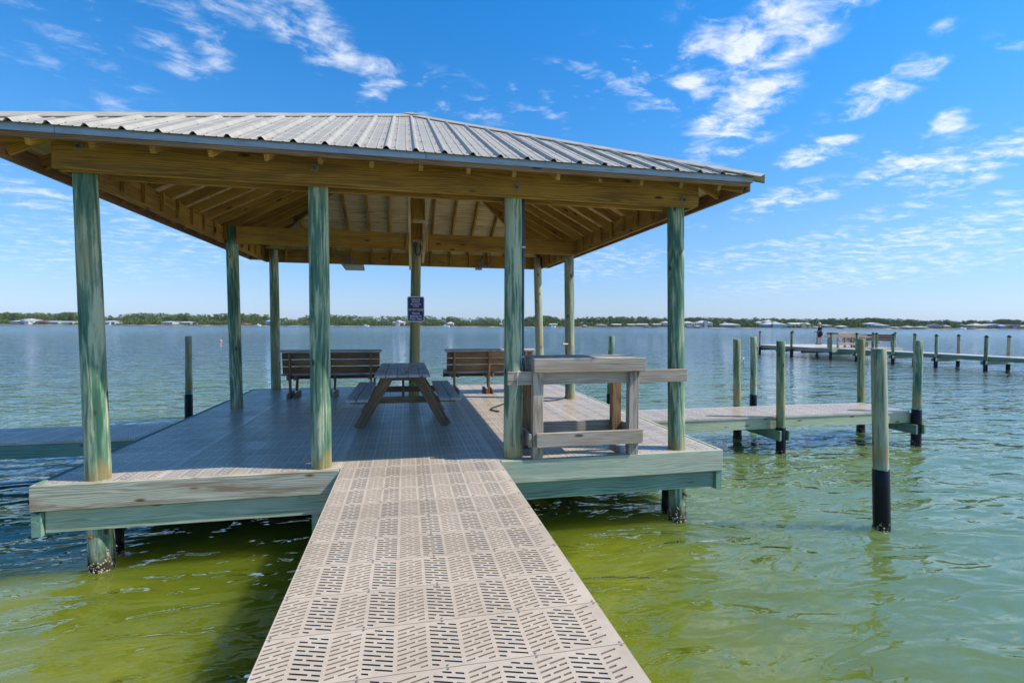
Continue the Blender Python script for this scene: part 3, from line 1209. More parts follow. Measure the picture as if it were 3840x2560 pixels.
def rafter(side, c):
    if side in 'FB':
        s = 1 if side == 'F' else -1
        ye = EYF + 0.05 if side == 'F' else EYB - 0.05
        tm = (c - EXL) / (AX - EXL) if c < AX else (EXR - c) / (EXR - AX)
        yt = (EYF if side == 'F' else EYB) + s * (AY - EYF) * max(0.0, tm - 0.02)
        a = Vector((c, ye, tz((c, ye), side)))
        b = Vector((c, yt, tz((c, yt), side)))
    else:
        s = 1 if side == 'L' else -1
        xe = EXL + 0.05 if side == 'L' else EXR - 0.05
        tm = (c - EYF) / (AY - EYF) if c < AY else (EYB - c) / (EYB - AY)
        xt = (EXL if side == 'L' else EXR) + s * ((AX - EXL) if side == 'L' else (EXR - AX)) * max(0.0, tm - 0.02)
        a = Vector((xe, c, tz((xe, c), side)))
        b = Vector((xt, c, tz((xt, c), side)))
    if (b - a).length < 0.25:
        return
    rd = RD if side == 'F' else 0.125
    d = Vector((0, 0, 0.035 + rd / 2 * 1.12))
    board('rafter', a - d, b - d, rd, 0.040, M['rafter'], pav)


SPC = 0.46
for k in range(-8, 9):
    x = AX + (k + 0.08) * SPC
    if EXL + 0.3 < x < EXR - 0.3:
        rafter('F', x)
        rafter('B', x)
    y = AY + (k + 0.5) * SPC
    if EYF + 0.3 < y < EYB - 0.3:
        rafter('L', y)
        rafter('R', y)
        # stub blocks nailed under each rafter on the inside of the side beams
        if 5.7 < y < 12.1:
            bbox_board('blocking', (-3.046, y - 0.022, 2.915), (-3.004, y + 0.022, 3.16), M['beam'], pav, axis=2)
            bbox_board('blocking', (3.268, y - 0.022, 2.915), (3.310, y + 0.022, 3.16), M['beam'], pav, axis=2)
    if -2.7 < x < 3.0:
        bbox_board('blocking', (x - 0.022, 12.17, 2.87), (x + 0.022, 12.213, 3.16), M['beam'], pav, axis=2)
for (cx, cy) in ((EXL, EYF), (EXR, EYF), (EXL, EYB), (EXR, EYB)):
    a = Vector((cx, cy, EZ))
    b = Vector((AX, AY, AZ))
    a = a + (b - a) * 0.015
    d = Vector((0, 0, 0.12))
    board('hip_rafter', a - d, b - d - Vector((0, 0, 0.02)), 0.17, 0.045, M['rafter'], pav)

# plywood sheathing, two courses on each slope


def slope_frame(side):
    if side == 'F':
        return Vector((EXL, EYF, EZ)), Vector((EXR, EYF, EZ))
    if side == 'B':
        return Vector((EXR, EYB, EZ)), Vector((EXL, EYB, EZ))
    if side == 'L':
        return Vector((EXL, EYB, EZ)), Vector((EXL, EYF, EZ))
    return Vector((EXR, EYF, EZ)), Vector((EXR, EYB, EZ))


APEX = Vector((AX, AY, AZ))
for side in 'FBLR':
    a, b = slope_frame(side)
    for (t0, t1) in ((0.01, 0.33), (0.333, 0.66), (0.663, 0.99)):
        q = [a.lerp(APEX, t0), b.lerp(APEX, t0), b.lerp(APEX, t1), a.lerp(APEX, t1)]
        dn = Vector((0, 0, -0.012))
        dn2 = Vector((0, 0, -0.033))
        cx = (b - a).normalized()
        nrm = cx.cross(APEX - a).normalized()
        cy = nrm.cross(cx)
        mw = Matrix((cx, cy, nrm)).transposed().to_4x4()
        mw.translation = (a + b) / 2
        iv = mw.inverted()
        mb = MB()
        vs = [iv @ (p + dn) for p in q] + [iv @ (p + dn2) for p in q]
        mb.add(vs, [(0, 1, 2, 3), (7, 6, 5, 4), (0, 4, 5, 1), (1, 5, 6, 2), (2, 6, 7, 3), (3, 7, 4, 0)])
        mb.build('plywood_sheet', M['ply'], pav, mw)

# ribbed metal roofing sheets
PR = 0.27
PROFILE = [(-0.135, 0), (-0.095, 0), (-0.09, 0.005), (-0.082, 0.005), (-0.077, 0), (-0.034, 0), (-0.022, 0.014), (-0.009, 0.028), (0.009, 0.028), (0.022, 0.014), (0.034, 0), (0.077, 0), (0.082, 0.005), (0.09, 0.005), (0.095, 0)]


def roof_slope(side):
    a, b = slope_frame(side)
    L = (b - a).length
    cx = (b - a).normalized()
    apx = (APEX - a).dot(cx)
    up = APEX - (a + cx * apx)              # from eave to apex, straight up the slope
    nrm = cx.cross(up).normalized()
    ue = -up.normalized() * 0.035           # sheets run a little past the eave
    xs = []
    k0 = -int(apx / PR) - 1
    kk = k0
    while apx + kk * PR < L + PR:
        for (dx, h) in PROFILE:
            x = apx - 0.012 + kk * PR + dx
            xs.append((x, h, kk))
        kk += 1
    xs = [p for p in xs if 0.0 <= p[0] <= L]
    xs = [(0.0, 0.0, xs[0][2])] + xs + [(L, 0.0, xs[-1][2])]
    sheets = {}
    prev = None
    for p in xs:
        s = (p[2] - k0) // 4
        sheets.setdefault(s, [])
        if prev is not None and (prev[2] - k0) // 4 != s:
            sheets[(prev[2] - k0) // 4].append(p)
        sheets[s].append(p)
        prev = p

    def tmax(x):
        return x / apx if x < apx else (L - x) / (L - apx)
    for s, ps in sheets.items():
        mb = MB()
        vs = []
        for (x, h, _) in ps:
            vs.append(a + cx * x + nrm * h + ue)
            vs.append(a + cx * x + up * tmax(x) + nrm * h)
        mb.add(vs, [(2 * i, 2 * i + 2, 2 * i + 3, 2 * i + 1) for i in range(len(ps) - 1)])
        me = mb.mesh('roofing_sheet')
        obj('roofing_sheet', me, M['roof'], pav, Matrix.Identity(4))
    # screws with dark washers
    mb = MB()
    for kk2 in range(k0, int((L - apx) / PR) + 1):
        for dx in (-0.06, 0.06):
            x = apx + kk2 * PR + dx
            if not 0.1 < x < L - 0.1:
                continue
            d = 0.09
            slen = up.length
            while d < slen * tmax(x) - 0.12:
                c = a + cx * x + up * (d / slen) + nrm * 0.003
                t2 = up.normalized()
                r = 0.0085
                mb.add([c + cx * r, c + t2 * r, c - cx * r, c - t2 * r, c + nrm * 0.010], [(0, 1, 4), (1, 2, 4), (2, 3, 4), (3, 0, 4)])
                d += 0.62
    o = mb.build('roof_screws', M['rubber'], pav, Matrix.Identity(4))
    tag(o, kind='stuff')


for side in 'FBLR':
    roof_slope(side)
# hip caps
for i, (s1, s2, cx_, cy_) in enumerate((('F', 'L', EXL, EYF), ('F', 'R', EXR, EYF), ('B', 'L', EXL, EYB), ('B', 'R', EXR, EYB))):
    a = Vector((cx_, cy_, EZ))
    d = (APEX - a).normalized()
    a2 = a - d * 0.11
    ends = []
    for s in (s1, s2):
        p, q_ = slope_frame(s)
        n_ = (q_ - p).cross(APEX - p).normalized()
        w = n_.cross(d)
        cen = (p + q_) / 2
        if (cen - a).dot(w) < 0:
            w = -w
        ends.append((w, n_))
    n0 = (ends[0][1] + ends[1][1]).normalized()
    h = 0.038
    mb = MB()
    e1 = ends[0][0] * 0.13 + ends[0][1] * 0.022
    e2 = ends[1][0] * 0.13 + ends[1][1] * 0.022
    vs = [a2 + e1, a2 + n0 * h, a2 + e2, APEX + e1, APEX + n0 * h, APEX + e2,
          a2 + e1 - ends[0][1] * 0.012, a2 + e2 - ends[1][1] * 0.012, APEX + e1 - ends[0][1] * 0.012, APEX + e2 - ends[1][1] * 0.012]
    mb.add(vs, [(0, 1, 4, 3), (1, 2, 5, 4), (0, 3, 8, 6), (2, 7, 9, 5)])
    mb.build('hip_cap', M['roof'], pav, Matrix.Identity(4))
mb = MB()
rr = [Vector((AX + sx * 0.16, AY + sy * 0.16, AZ - 0.030)) for sx, sy in ((-1, -1), (1, -1), (1, 1), (-1, 1))]
mb.add(rr + [Vector((AX, AY, AZ + 0.065))], [(0, 1, 4), (1, 2, 4), (2, 3, 4), (3, 0, 4)])
mb.build('peak_cap', M['roof'], pav, Matrix.Identity(4))

# eaves: timber fascia with a metal drip edge on it
for side in 'FBLR':
    a, b = slope_frame(side)
    cx = (b - a).normalized()
    inn = Vector((0, 0, 1)).cross(cx)         # towards the roof
    o1 = a + inn * 0.030 + Vector((0, 0, -0.062))
    o2 = b + inn * 0.030 + Vector((0, 0, -0.062))
    o1 += cx * 0.02
    o2 -= cx * 0.02
    L = (o2 - o1).length
    n = 2
    for i in range(n):
        hf = 0.10 if side == 'F' else 0.155
        dz = Vector((0, 0, -(hf - 0.10) / 2))
        board('fascia', o1 + dz + cx * (L * i / n + 0.002), o1 + dz + cx * (L * (i + 1) / n - 0.002), hf, 0.036, M['bench'], pav)
    d1 = a - inn * 0.0 + Vector((0, 0, -0.038))
    d2 = b - inn * 0.0 + Vector((0, 0, -0.038))
    L = (d2 - d1).length
    cuts = [0, 0.10, 0.515, 1.0] if side == 'F' else [0, 0.45, 1.0]
    for i in range(len(cuts) - 1):
        board('drip_edge', d1 + cx * (L * cuts[i] + 0.002), d1 + cx * (L * cuts[i + 1] - 0.002), 0.070, 0.010, M['drip'], pav, bev=0.0015)

# plate washers and nuts on the front beam
for (x, z, tw) in ((-2.875, 3.075, 0.35), (-0.865, 3.02, 0.2), (1.175, 2.955, 0.75), (3.14, 2.93, 0.6)):
    mw = Matrix.Translation((x, 5.312, z)) @ Matrix.Rotation(tw, 4, 'Y')
    w = obj('washer', box_mesh(0.066, 0.008, 0.066, 0.001).copy(), None, pav, mw)
    w.data.materials.clear()
    w.data.materials.append(M['washer'])
    mb = MB()
    mb.tube([(0, 0.0, 0), (0, -0.026, 0)], 0.016, 6)
    mb.build('nut', M['rust'], w, mw)
for (x, y, z) in ((-2.835, 9.60, 2.98), (3.09, 12.10, 3.0), (-2.84, 12.0, 2.98)):
    mb = MB()
    mb.tube([(x, y - 0.05, z), (x, y - 0.125, z)], 0.014, 6)
    mb.build('bolt', M['rust'], pav, Matrix.Identity(4))

# ------------------------------------------------------------------ benches
def bench(name_x0, x1, yb, label):
    x0 = name_x0
    e = empty('bench', ((x0 + x1) / 2, yb + 0.25, 0), 0, label, 'bench', 'slatted benches facing the water')
    w = M['bench']
    # leaning back with three boards, open gaps between them
    for (z0, z1, dy) in ((0.775, 0.900, -0.020), (0.635, 0.762, 0.006), (0.485, 0.620, 0.032)):
        c0 = Vector((x0 + 0.02, yb + 0.075 + dy, (z0 + z1) / 2))
        board('back_slat', c0, (x1 - 0.02, c0.y, c0.z), z1 - z0, 0.034, w, e, up=(0, -0.18, 1))
    board('cap_rail', (x0 - 0.02, yb + 0.02, 0.935), (x1 + 0.02, yb + 0.02, 0.935), 0.15, 0.036, M['greydark'], e, up=(0, 1, 0.10))
    for i in range(3):
        board('seat_slat', (x0 - 0.02, yb + 0.21 + i * 0.15, 0.455 + i * 0.008), (x1 + 0.02, yb + 0.21 + i * 0.15, 0.455 + i * 0.008), 0.135, 0.036, M['greydark'], e, up=(0, 1, 0.05))
    bbox_board('apron', (x0 - 0.02, yb + 0.60, 0.32), (x1 + 0.02, yb + 0.638, 0.45), w, e)
    for fx in (0.09, 0.48, 0.90):
        x = x0 + (x1 - x0) * fx
        board('back_leg', (x, yb + 0.035, 0.0), (x, yb - 0.012, 0.91), 0.09, 0.040, w, e, up=(0, 1, 0))
        board('front_leg', (x + 0.045, yb + 0.42, 0.10), (x + 0.045, yb + 0.50, 0.37), 0.09, 0.040, w, e, up=(0, 1, 0))
        bbox_board('seat_support', (x - 0.064, yb - 0.01, 0.36), (x - 0.023, yb + 0.59, 0.437), w, e)
        bbox_board('seat_support', (x + 0.067, yb - 0.01, 0.36), (x + 0.108, yb + 0.59, 0.437), w, e)
        bbox_board('foot', (x - 0.064, yb - 0.02, 0.002), (x - 0.023, yb + 0.56, 0.095), w, e)
        bbox_board('foot', (x + 0.067, yb - 0.02, 0.002), (x + 0.108, yb + 0.56, 0.095), w, e)
    return e


bench(-2.40, -0.49, 10.62, 'long slatted bench seen from behind, left of the middle post, wholly in shade')
bench(0.84, 2.74, 10.60, 'long slatted bench seen from behind, right of the middle post, its end in sun')

# ------------------------------------------------------------------ picnic table
pt = empty('picnic_table', (-0.03, 8.03, 0), 0, 'grey weathered picnic table with two attached bench seats', 'picnic table')
TZ = 0.80
for i in range(5):
    xa = -0.405 + i * 0.150
    bbox_board('top_plank', (xa, 6.98 + (0.004 if i % 2 else 0), TZ - 0.040), (xa + 0.144, 9.08, TZ), M['greydark'], pt, axis=1, bev=0.007)
for (xa, xb) in ((-0.775, -0.635), (-0.630, -0.490), (0.465, 0.605), (0.610, 0.750)):
    bbox_board('seat_plank', (xa, 6.93, 0.440), (xb, 9.05, 0.480), M['greydark'], pt, axis=1, bev=0.007)
for yy in (7.42, 8.62):
    board('leg', (-0.655, yy, 0.0), (-0.22, yy, 0.752), 0.142, 0.040, M['leg'], pt, up=(1, 0, 0))
    board('leg', (0.595, yy, 0.0), (0.16, yy, 0.752), 0.142, 0.040, M['leg'], pt, up=(1, 0, 0))
    bbox_board('seat_beam', (-0.76, yy + 0.024, 0.345), (0.735, yy + 0.064, 0.436), M['leg'], pt)
    bbox_board('top_cleat', (-0.36, yy + 0.024, 0.672), (0.30, yy + 0.062, 0.757), M['leg'], pt)
bbox_board('top_cleat', (-0.36, 8.01, 0.70), (0.30, 8.05, 0.757), M['leg'], pt)
board('brace', (-0.03, 7.50, 0.39), (-0.03, 8.0, 0.74), 0.09, 0.036, M['leg'], pt, up=(0, 1, 0))
board('brace', (-0.03, 8.60, 0.39), (-0.03, 8.07, 0.74), 0.09, 0.036, M['leg'], pt, up=(0, 1, 0))

# ------------------------------------------------------------------ fish cleaning table
ft = empty('fish_cleaning_table', (2.02, 5.62, 0), 0, 'silver grey timber fish cleaning table on four legs at the right deck edge', 'table')
Y0, Y1 = 5.270, 5.945
for (x, yy, mt) in ((1.372, 5.335, 'grey'), (2.508, 5.335, 'grey'), (1.392, 5.85, 'leg'), (2.525, 5.85, 'leg')):
    bbox_board('leg', (x, yy, 0.006), (x + 0.118, yy + 0.092, 0.965), M[mt], ft, axis=2)
bbox_board('apron', (1.366, Y0, 0.968), (2.676, Y0 + 0.040, 1.122), M['grey'], ft)
bbox_board('apron', (1.366, Y1 - 0.040, 0.968), (2.676, Y1, 1.118), M['grey'], ft)
bbox_board('apron', (1.366, Y0 + 0.042, 0.968), (1.406, Y1 - 0.042, 1.118), M['grey'], ft)
bbox_board('apron', (2.636, Y0 + 0.042, 0.968), (2.676, Y1 - 0.042, 1.118), M['grey'], ft)
nplk = 9
for i in range(nplk):
    xa = 1.409 + i * (1.225 / nplk)
    bbox_board('top_plank', (xa, Y0 + 0.043, 1.082), (xa + 1.225 / nplk - 0.006, Y1 - 0.043, 1.117), M['greydark'], ft, axis=1)
bbox_board('rail', (1.405, Y0 + 0.018, 0.142), (2.650, Y0 + 0.060, 0.300), M['grey'], ft)
bbox_board('rail', (1.40, Y1 + 0.0, 0.142), (2.64, Y1 + 0.040, 0.290), M['grey'], ft)
bbox_board('rail', (1.326, 5.34, 0.142), (1.368, Y1 - 0.004, 0.290), M['grey'], ft)
bbox_board('rail', (2.648, 5.34, 0.142), (2.690, Y1 - 0.004, 0.290), M['grey'], ft)
hr = bbox_board('back_rail', (1.092, 5.432, 0.824), (3.256, 5.470, 0.972), M['grey'])
hr.matrix_basis = Matrix.Translation((0, -0.062, 0.004)) @ hr.matrix_basis
WM[hr.name] = hr.matrix_basis.copy()
hr.name = 'guard_rail'
WM['guard_rail'] = hr.matrix_basis.copy()
tag(hr, 'grey guard board nailed across two posts behind the fish table', 'rail')
mb = MB()
mb.tube([(1.205, 5.362, 0.98), (1.203, 5.358, 0.90), (1.200, 5.357, 0.83), (1.19, 5.355, 0.775), (1.175, 5.356, 0.70), (1.18, 5.354, 0.64)], 0.0035, 5)
mb.tube([(1.19, 5.355, 0.775), (1.165, 5.354, 0.72), (1.15, 5.355, 0.66)], 0.0028, 5)
mb.tube([(1.205, 5.362, 0.98), (1.23, 5.385, 0.982), (1.225, 5.41, 0.98)], 0.0035, 5)
tag(mb.build('cord', M['cord'], None, None, True), 'frayed white cord hanging over the guard board', 'cord')

# ------------------------------------------------------------------ sign on the middle post
sg = empty('sign', (0.21, 10.36, 1.53), 0, 'blue sign with white lettering screwed to the middle post', 'sign')
SX0, SX1, SZ0, SZ1 = 0.044, 0.384, 1.526, 2.038
SY = 10.345


def rounded(x0, x1, z0, z1, r, y0, y1, seg=6):
    ring = []
    for (cx, cz, a0) in ((x1 - r, z1 - r, 0), (x0 + r, z1 - r, 90), (x0 + r, z0 + r, 180), (x1 - r, z0 + r, 270)):
        for k in range(seg + 1):
            a = R(a0 + 90 * k / seg)
            ring.append((cx + r * math.cos(a), cz + r * math.sin(a)))
    n = len(ring)
    mb = MB()
    mb.add([(x, y0, z) for x, z in ring] + [(x, y1, z) for x, z in ring],
           [tuple(range(n)), tuple(range(2 * n - 1, n - 1, -1))] + [(k, k + n, (k + 1) % n + n, (k + 1) % n) for k in range(n)])
    return mb


I4 = Matrix.Identity(4)
rounded(SX0, SX1, SZ0, SZ1, 0.036, SY, SY + 0.004).build('plate', M['signwhite'], sg, I4)
rounded(SX0 + 0.016, SX1 - 0.016, SZ0 + 0.018, SZ1 - 0.018, 0.026, SY - 0.0015, SY - 0.0002).build('blue_field', M['signblue'], sg, I4)
_dg = None


def lettering(text, cx, cz, width, height, mat, parent, y):
    cu = bpy.data.curves.new('lettering', 'FONT')
    cu.body = text
    cu.align_x = 'CENTER'
    cu.align_y = 'CENTER'
    cu.size = 1.0
    cu.offset = 0.022
    cu.extrude = 0.0
    cu.resolution_u = 2
    to = bpy.data.objects.new('lettering_tmp', cu)
    col.objects.link(to)
    dg = bpy.context.evaluated_depsgraph_get()
    me = bpy.data.meshes.new_from_object(to.evaluated_get(dg))
    bpy.data.objects.remove(to)
    co = np.array([v.co[:] for v in me.vertices])
    lo, hi = co.min(0), co.max(0)
    sx = width / (hi[0] - lo[0])
    sz = height / (hi[1] - lo[1])
    for v in me.vertices:
        x = (v.co.x - (lo[0] + hi[0]) / 2) * sx + cx
        z = (v.co.y - (lo[1] + hi[1]) / 2) * sz + cz
        v.co = (x, y, z)
    me.name = 'lettering'
    return obj('lettering', me, mat, parent, Matrix.Identity(4))


cxs = (SX0 + SX1) / 2
for (txt, zf, wf, hf) in (('PLEASE USE', 0.885, 0.50, 0.068), ('PROVIDED', 0.792, 0.45, 0.062), ('FISH CLEANING', 0.697, 0.60, 0.056), ('STATION', 0.615, 0.345, 0.056),
                          ('DO NOT PLACE', 0.482, 0.83, 0.086), ('FISH ON', 0.335, 0.43, 0.076), ('BENCHES OR', 0.225, 0.68, 0.076), ('PICNIC TABLE', 0.118, 0.72, 0.076)):
    lettering(txt, cxs, SZ0 + (SZ1 - SZ0) * zf, (SX1 - SX0) * wf, (SZ1 - SZ0) * hf, M['signwhite'], sg, SY - 0.0025)
for z in (SZ0 + 0.04, SZ1 - 0.045):
    mb = MB()
    mb.tube([(cxs, SY, z), (cxs, SY - 0.012, z)], 0.010, 8)
    mb.build('screw', M['rust'], sg, I4)

# ------------------------------------------------------------------ electrics
mb = MB()
mb.tube([(1.288, 5.50, 2.87), (1.291, 5.50, 1.9), (1.294, 5.50, 1.1), (1.312, 5.49, 0.95), (1.325, 5.48, 0.83)], 0.0145, 10)
cdt = mb.build('conduit', M['conduit'], None, None, True)
tag(cdt, 'thin blue grey conduit pipe running down the right side of a front post', 'conduit')
for z in (2.35, 1.13):
    bbox_board('strap', (1.266, 5.482, z - 0.012), (1.312, 5.518, z + 0.012), M['steel'], cdt)


def junction(x, z, name_label, flood):
    e = empty('flood_light', (x, 12.15, z), 0, name_label, 'light', 'flood lights on the back beam')
    mb = MB()
    mb.tube([(x, 12.168, z), (x, 12.12, z)], 0.072, 20)
    mb.build('junction_box', M['greyplastic'], e, I4)
    for sx in (-1, 1):
        mb = MB()
        mb.tube([(x + sx * 0.085, 12.165, z - sx * 0.03), (x + sx * 0.085, 12.14, z - sx * 0.03)], 0.013, 8)
        mb.build('screw', M['steel'], e, I4)
    if flood:
        mb = MB()
        x0, x1 = x - 0.13, x + 0.33
        mb.add([(x0 - 0.03, 12.20, z - 0.088), (x1, 12.20, z - 0.088), (x1 + 0.01, 12.45, z - 0.20), (x0 + 0.04, 12.45, z - 0.20),
                (x0 - 0.03, 12.23, z - 0.05), (x1, 12.23, z - 0.05), (x1 + 0.01, 12.48, z - 0.15), (x0 + 0.04, 12.48, z - 0.15)],
               [(0, 3, 2, 1), (4, 5, 6, 7), (0, 1, 5, 4), (1, 2, 6, 5), (2, 3, 7, 6), (3, 0, 4, 7)])
        mb.build('lamp_head', M['lamphead'], e, I4)
        mb = MB()
        mb.add([(x0 + 0.01, 12.225, z - 0.105), (x1 - 0.03, 12.225, z - 0.105), (x1 - 0.02, 12.42, z - 0.192), (x0 + 0.06, 12.42, z - 0.192)], [(0, 3, 2, 1)])
        mb.build('lens', M['lampglass'], e, I4)
    else:
        mb = MB()
        mb.box((x - 0.11, 12.26, z - 0.115), (x + 0.05, 12.36, z - 0.07))
        mb.build('lamp_head', M['lamphead'], e, I4)
    return e


LX, LZ = -1.27, 2.935
RX, RZ = 1.795, 2.925
junction(LX, LZ, 'grey junction box with hanging flood light on the back beam, left of middle post', True)
junction(RX, RZ, 'round grey junction box on the back beam, right of the middle post', False)


def cable(pts, r, label):
    # smooth the path
    P = [Vector(p) for p in pts]
    out = []
    for i in range(len(P) - 1):
        p0, p1, p2, p3 = P[max(i - 1, 0)], P[i], P[i + 1], P[min(i + 2, len(P) - 1)]
        for k in range(5):
            t = k / 5
            out.append(0.5 * ((2 * p1) + (p2 - p0) * t + (2 * p0 - 5 * p1 + 4 * p2 - p3) * t * t + (3 * p1 - p0 - 3 * p2 + p3) * t ** 3))
    out.append(P[-1])
    mb = MB()
    mb.tube(out, r, 7)
    return tag(mb.build('cable', M['greyplastic'], None, None, True), label, 'cable')


cable([(LX - 0.06, 12.14, LZ + 0.02), (LX - 0.22, 12.13, LZ + 0.14), (LX - 0.27, 12.13, LZ + 0.32), (LX - 0.12, 12.13, LZ + 0.42), (LX + 0.25, 12.13, LZ + 0.42), (0.10, 12.12, LZ + 0.41), (0.3, 12.1, LZ + 0.40)], 0.014, 'grey cable looping from the left flood light along the back beam')
cable([(0.35, 12.11, RZ + 0.36), (0.6, 12.12, RZ + 0.42), (1.05, 12.12, RZ + 0.41), (1.4, 12.12, RZ + 0.36), (1.7, 12.12, RZ + 0.43), (1.84, 12.12, RZ + 0.34), (1.85, 12.12, RZ + 0.18), (1.80, 12.125, RZ + 0.07)], 0.014, 'grey cable drooping to the top of the right junction box')
cable([(0.35, 12.135, RZ + 0.33), (0.9, 12.14, RZ + 0.355), (1.4, 12.14, RZ + 0.33), (1.75, 12.14, RZ + 0.39), (1.98, 12.14, RZ + 0.32), (2.05, 12.14, RZ + 0.12), (1.99, 12.14, RZ - 0.01), (1.87, 12.14, RZ - 0.02)], 0.014, 'grey cable looping around to the side of the right junction box')
sk = empty('socket', (0.22, 10.36, 3.0), 0, 'small grey socket box with a short looped cord on the middle post', 'socket')
bbox_board('box', (0.155, 10.315, 3.03), (0.245, 10.375, 3.12), M['greyplastic'], sk)
mb = MB()
mb.tube([(0.20, 10.33, 3.03), (0.205, 10.33, 2.93), (0.235, 10.33, 2.86), (0.28, 10.33, 2.86), (0.305, 10.33, 2.95), (0.30, 10.34, 3.09)], 0.012, 7)
mb.build('cord', M['rubber'], sk, I4, True)

# hose across the deck and the tap on the right middle post
P = [(3.15, 9.60, 0.62), (3.14, 9.58, 0.30), (3.12, 9.54, 0.07), (3.00, 9.50, 0.018), (2.72, 9.35, 0.016), (2.55, 9.42, 0.016), (2.66, 9.58, 0.016), (2.45, 9.72, 0.016), (2.1, 9.55, 0.016), (1.7, 9.0, 0.016), (1.45, 8.6, 0.016), (1.55, 8.35, 0.016)]
h = cable(P, 0.012, 'thin black hose snaking across the sunny deck from the right post')
h.name = 'hose'
h.data.materials.clear()
h.data.materials.append(M['rubber'])
h['category'] = 'hose'
tp = empty('tap', (3.14, 9.6, 1.1), 0, 'small yellow tap lever on the right middle post', 'tap')
mb = MB()
mb.tube([(3.17, 9.58, 1.10), (3.05, 9.54, 1.105)], 0.014, 6)
mb.build('lever', M['yellow'], tp, I4)
mb = MB()
mb.tube([(3.15, 9.58, 1.12), (3.148, 9.57, 0.62)], 0.012, 6)
mb.build('pipe', M['rust'], tp, I4)

# ------------------------------------------------------------------ far pier with the angler
FP = Matrix.Translation((28.5, 29.2, 0)) @ Matrix.Rotation(R(5.7), 4, 'Z')
FZ = -0.11
fp = bpy.data.objects.new('far_pier', None)
col.objects.link(fp)
place(fp, FP @ Matrix.Translation((1.5, -2, WZ)))
tag(fp, 'distant timber pier with a square platform and capped piles', 'pier')


def fboard(name, lo, hi, mat, parent=fp, axis=None):
    o = bbox_board(name, lo, hi, mat, None, axis)
    mw = FP @ WM[o.name]
    return place(o, mw, parent)


for i in range(19):
    ya = i * 0.365
    fboard('deck_panel', (0.0, ya, FZ - 0.03), (6.8, ya + 0.358, FZ), M['panel'], axis=0)
fboard('rim_board', (-0.045, -0.045, FZ - 0.25), (-0.003, 6.95, FZ + 0.004), M['grey'])
fboard('rim_board', (0.0, -0.045, FZ - 0.25), (6.84, -0.003, FZ + 0.004), M['greenpale'])
fboard('rim_board', (6.803, 0.0, FZ - 0.25), (6.845, 6.95, FZ + 0.004), M['greenpale'])
fboard('cross_beam', (0.0, 0.01, FZ - 0.44), (6.8, 0.055, FZ - 0.255), M['green'])
for y in (2.3, 4.6, 6.7):
    fboard('cross_beam', (-0.06, y, FZ - 0.44), (6.85, y + 0.045, FZ - 0.255), M['green'])
for i in range(40):
    ya = -0.36 - i * 0.365
    fboard('deck_panel', (0.62, ya, FZ - 0.03), (2.20, ya + 0.358, FZ), M['panel'], axis=0)
for x in (0.61, 1.4, 2.16):
    for (a, b) in ((-0.05, -5.0), (-5.004, -10.0), (-10.004, -14.9)):
        fboard('stringer', (x, b, FZ - 0.235), (x + 0.042, a, FZ - 0.035), M['green'])


def capped(x, y, mat, seed, ztop=1.03, sl=-0.30):
    p = FP @ Vector((x, y, 0))
    a, b = (p.x, p.y, WZ), (p.x, p.y, ztop - 0.09)
    po = post('pile', a, b, 0.085, 0.080, mat, fp, -2.0)
    sleeve(a, b, -2.0, sl, 0.095, po)
    mb = MB()
    n = 10
    r1 = [(p.x + 0.095 * math.cos(k * 6.2832 / n), p.y + 0.095 * math.sin(k * 6.2832 / n), ztop - 0.13) for k in range(n)]
    r2 = [(x_, y_, ztop - 0.075) for x_, y_, z_ in r1]
    mb.add(r1 + r2 + [(p.x, p.y, ztop)], [(k, (k + 1) % n, (k + 1) % n + n, k + n) for k in range(n)] + [(k + n, (k + 1) % n + n, 2 * n) for k in range(n)])
    mb.build('pile_cap', M['black'], po, I4)


for i, (x, y, mt) in enumerate(((-0.13, 6.14, 'pile3'), (-0.13, 3.11, 'pile2'), (-0.10, -0.10, 'pile2'), (3.75, -0.13, 'pile'), (6.55, 6.75, 'pile3'), (6.95, 0.6, 'pile'), (4.1, 7.0, 'pile'),
                                (0.50, -1.47, 'pile'), (2.32, -1.43, 'pile2'), (0.50, -3.82, 'pile'), (2.32, -3.84, 'pile2'), (0.50, -6.22, 'pile'), (2.32, -6.24, 'pile3'), (0.50, -8.59, 'pile'), (2.32, -8.59, 'pile3'), (0.50, -11.0, 'pile'), (2.32, -11.0, 'pile3'), (0.50, -13.5, 'pile'), (2.32, -13.5, 'pile3'))):
    capped(x, y, mt, i, 1.03)
    if y < -1 and x < 1:
        for dy in (-0.135, 0.092):
            fboard('clamp_beam', (0.30, y + dy, FZ - 0.42), (2.52, y + dy + 0.042, FZ - 0.24), M['greenpale'])
# its own fish table, benches and picnic table
e = bpy.data.objects.new('far_fish_table', None)
col.objects.link(e)
place(e, FP @ Matrix.Translation((1.0, 0.4, FZ)))
e.name = 'fish_table'
WM['fish_table'] = WM['far_fish_table']
tag(e, 'grey timber fish table on the distant pier', 'table')
for (x, y) in ((1.15, 0.42), (2.75, 0.42), (1.15, 1.15), (2.75, 1.15)):
    fboard('leg', (x, y, FZ), (x + 0.11, y + 0.09, 0.84), M['grey'], e, 2)
fboard('tabletop', (1.08, 0.36, 0.84), (2.96, 1.28, 0.99), M['grey'], e)
fboard('rail', (1.08, 0.34, 0.10), (2.98, 0.38, 0.27), M['grey'], e)
fboard('rail', (-0.15, 0.31, 0.66), (3.8, 0.345, 0.82), M['grey'], e)


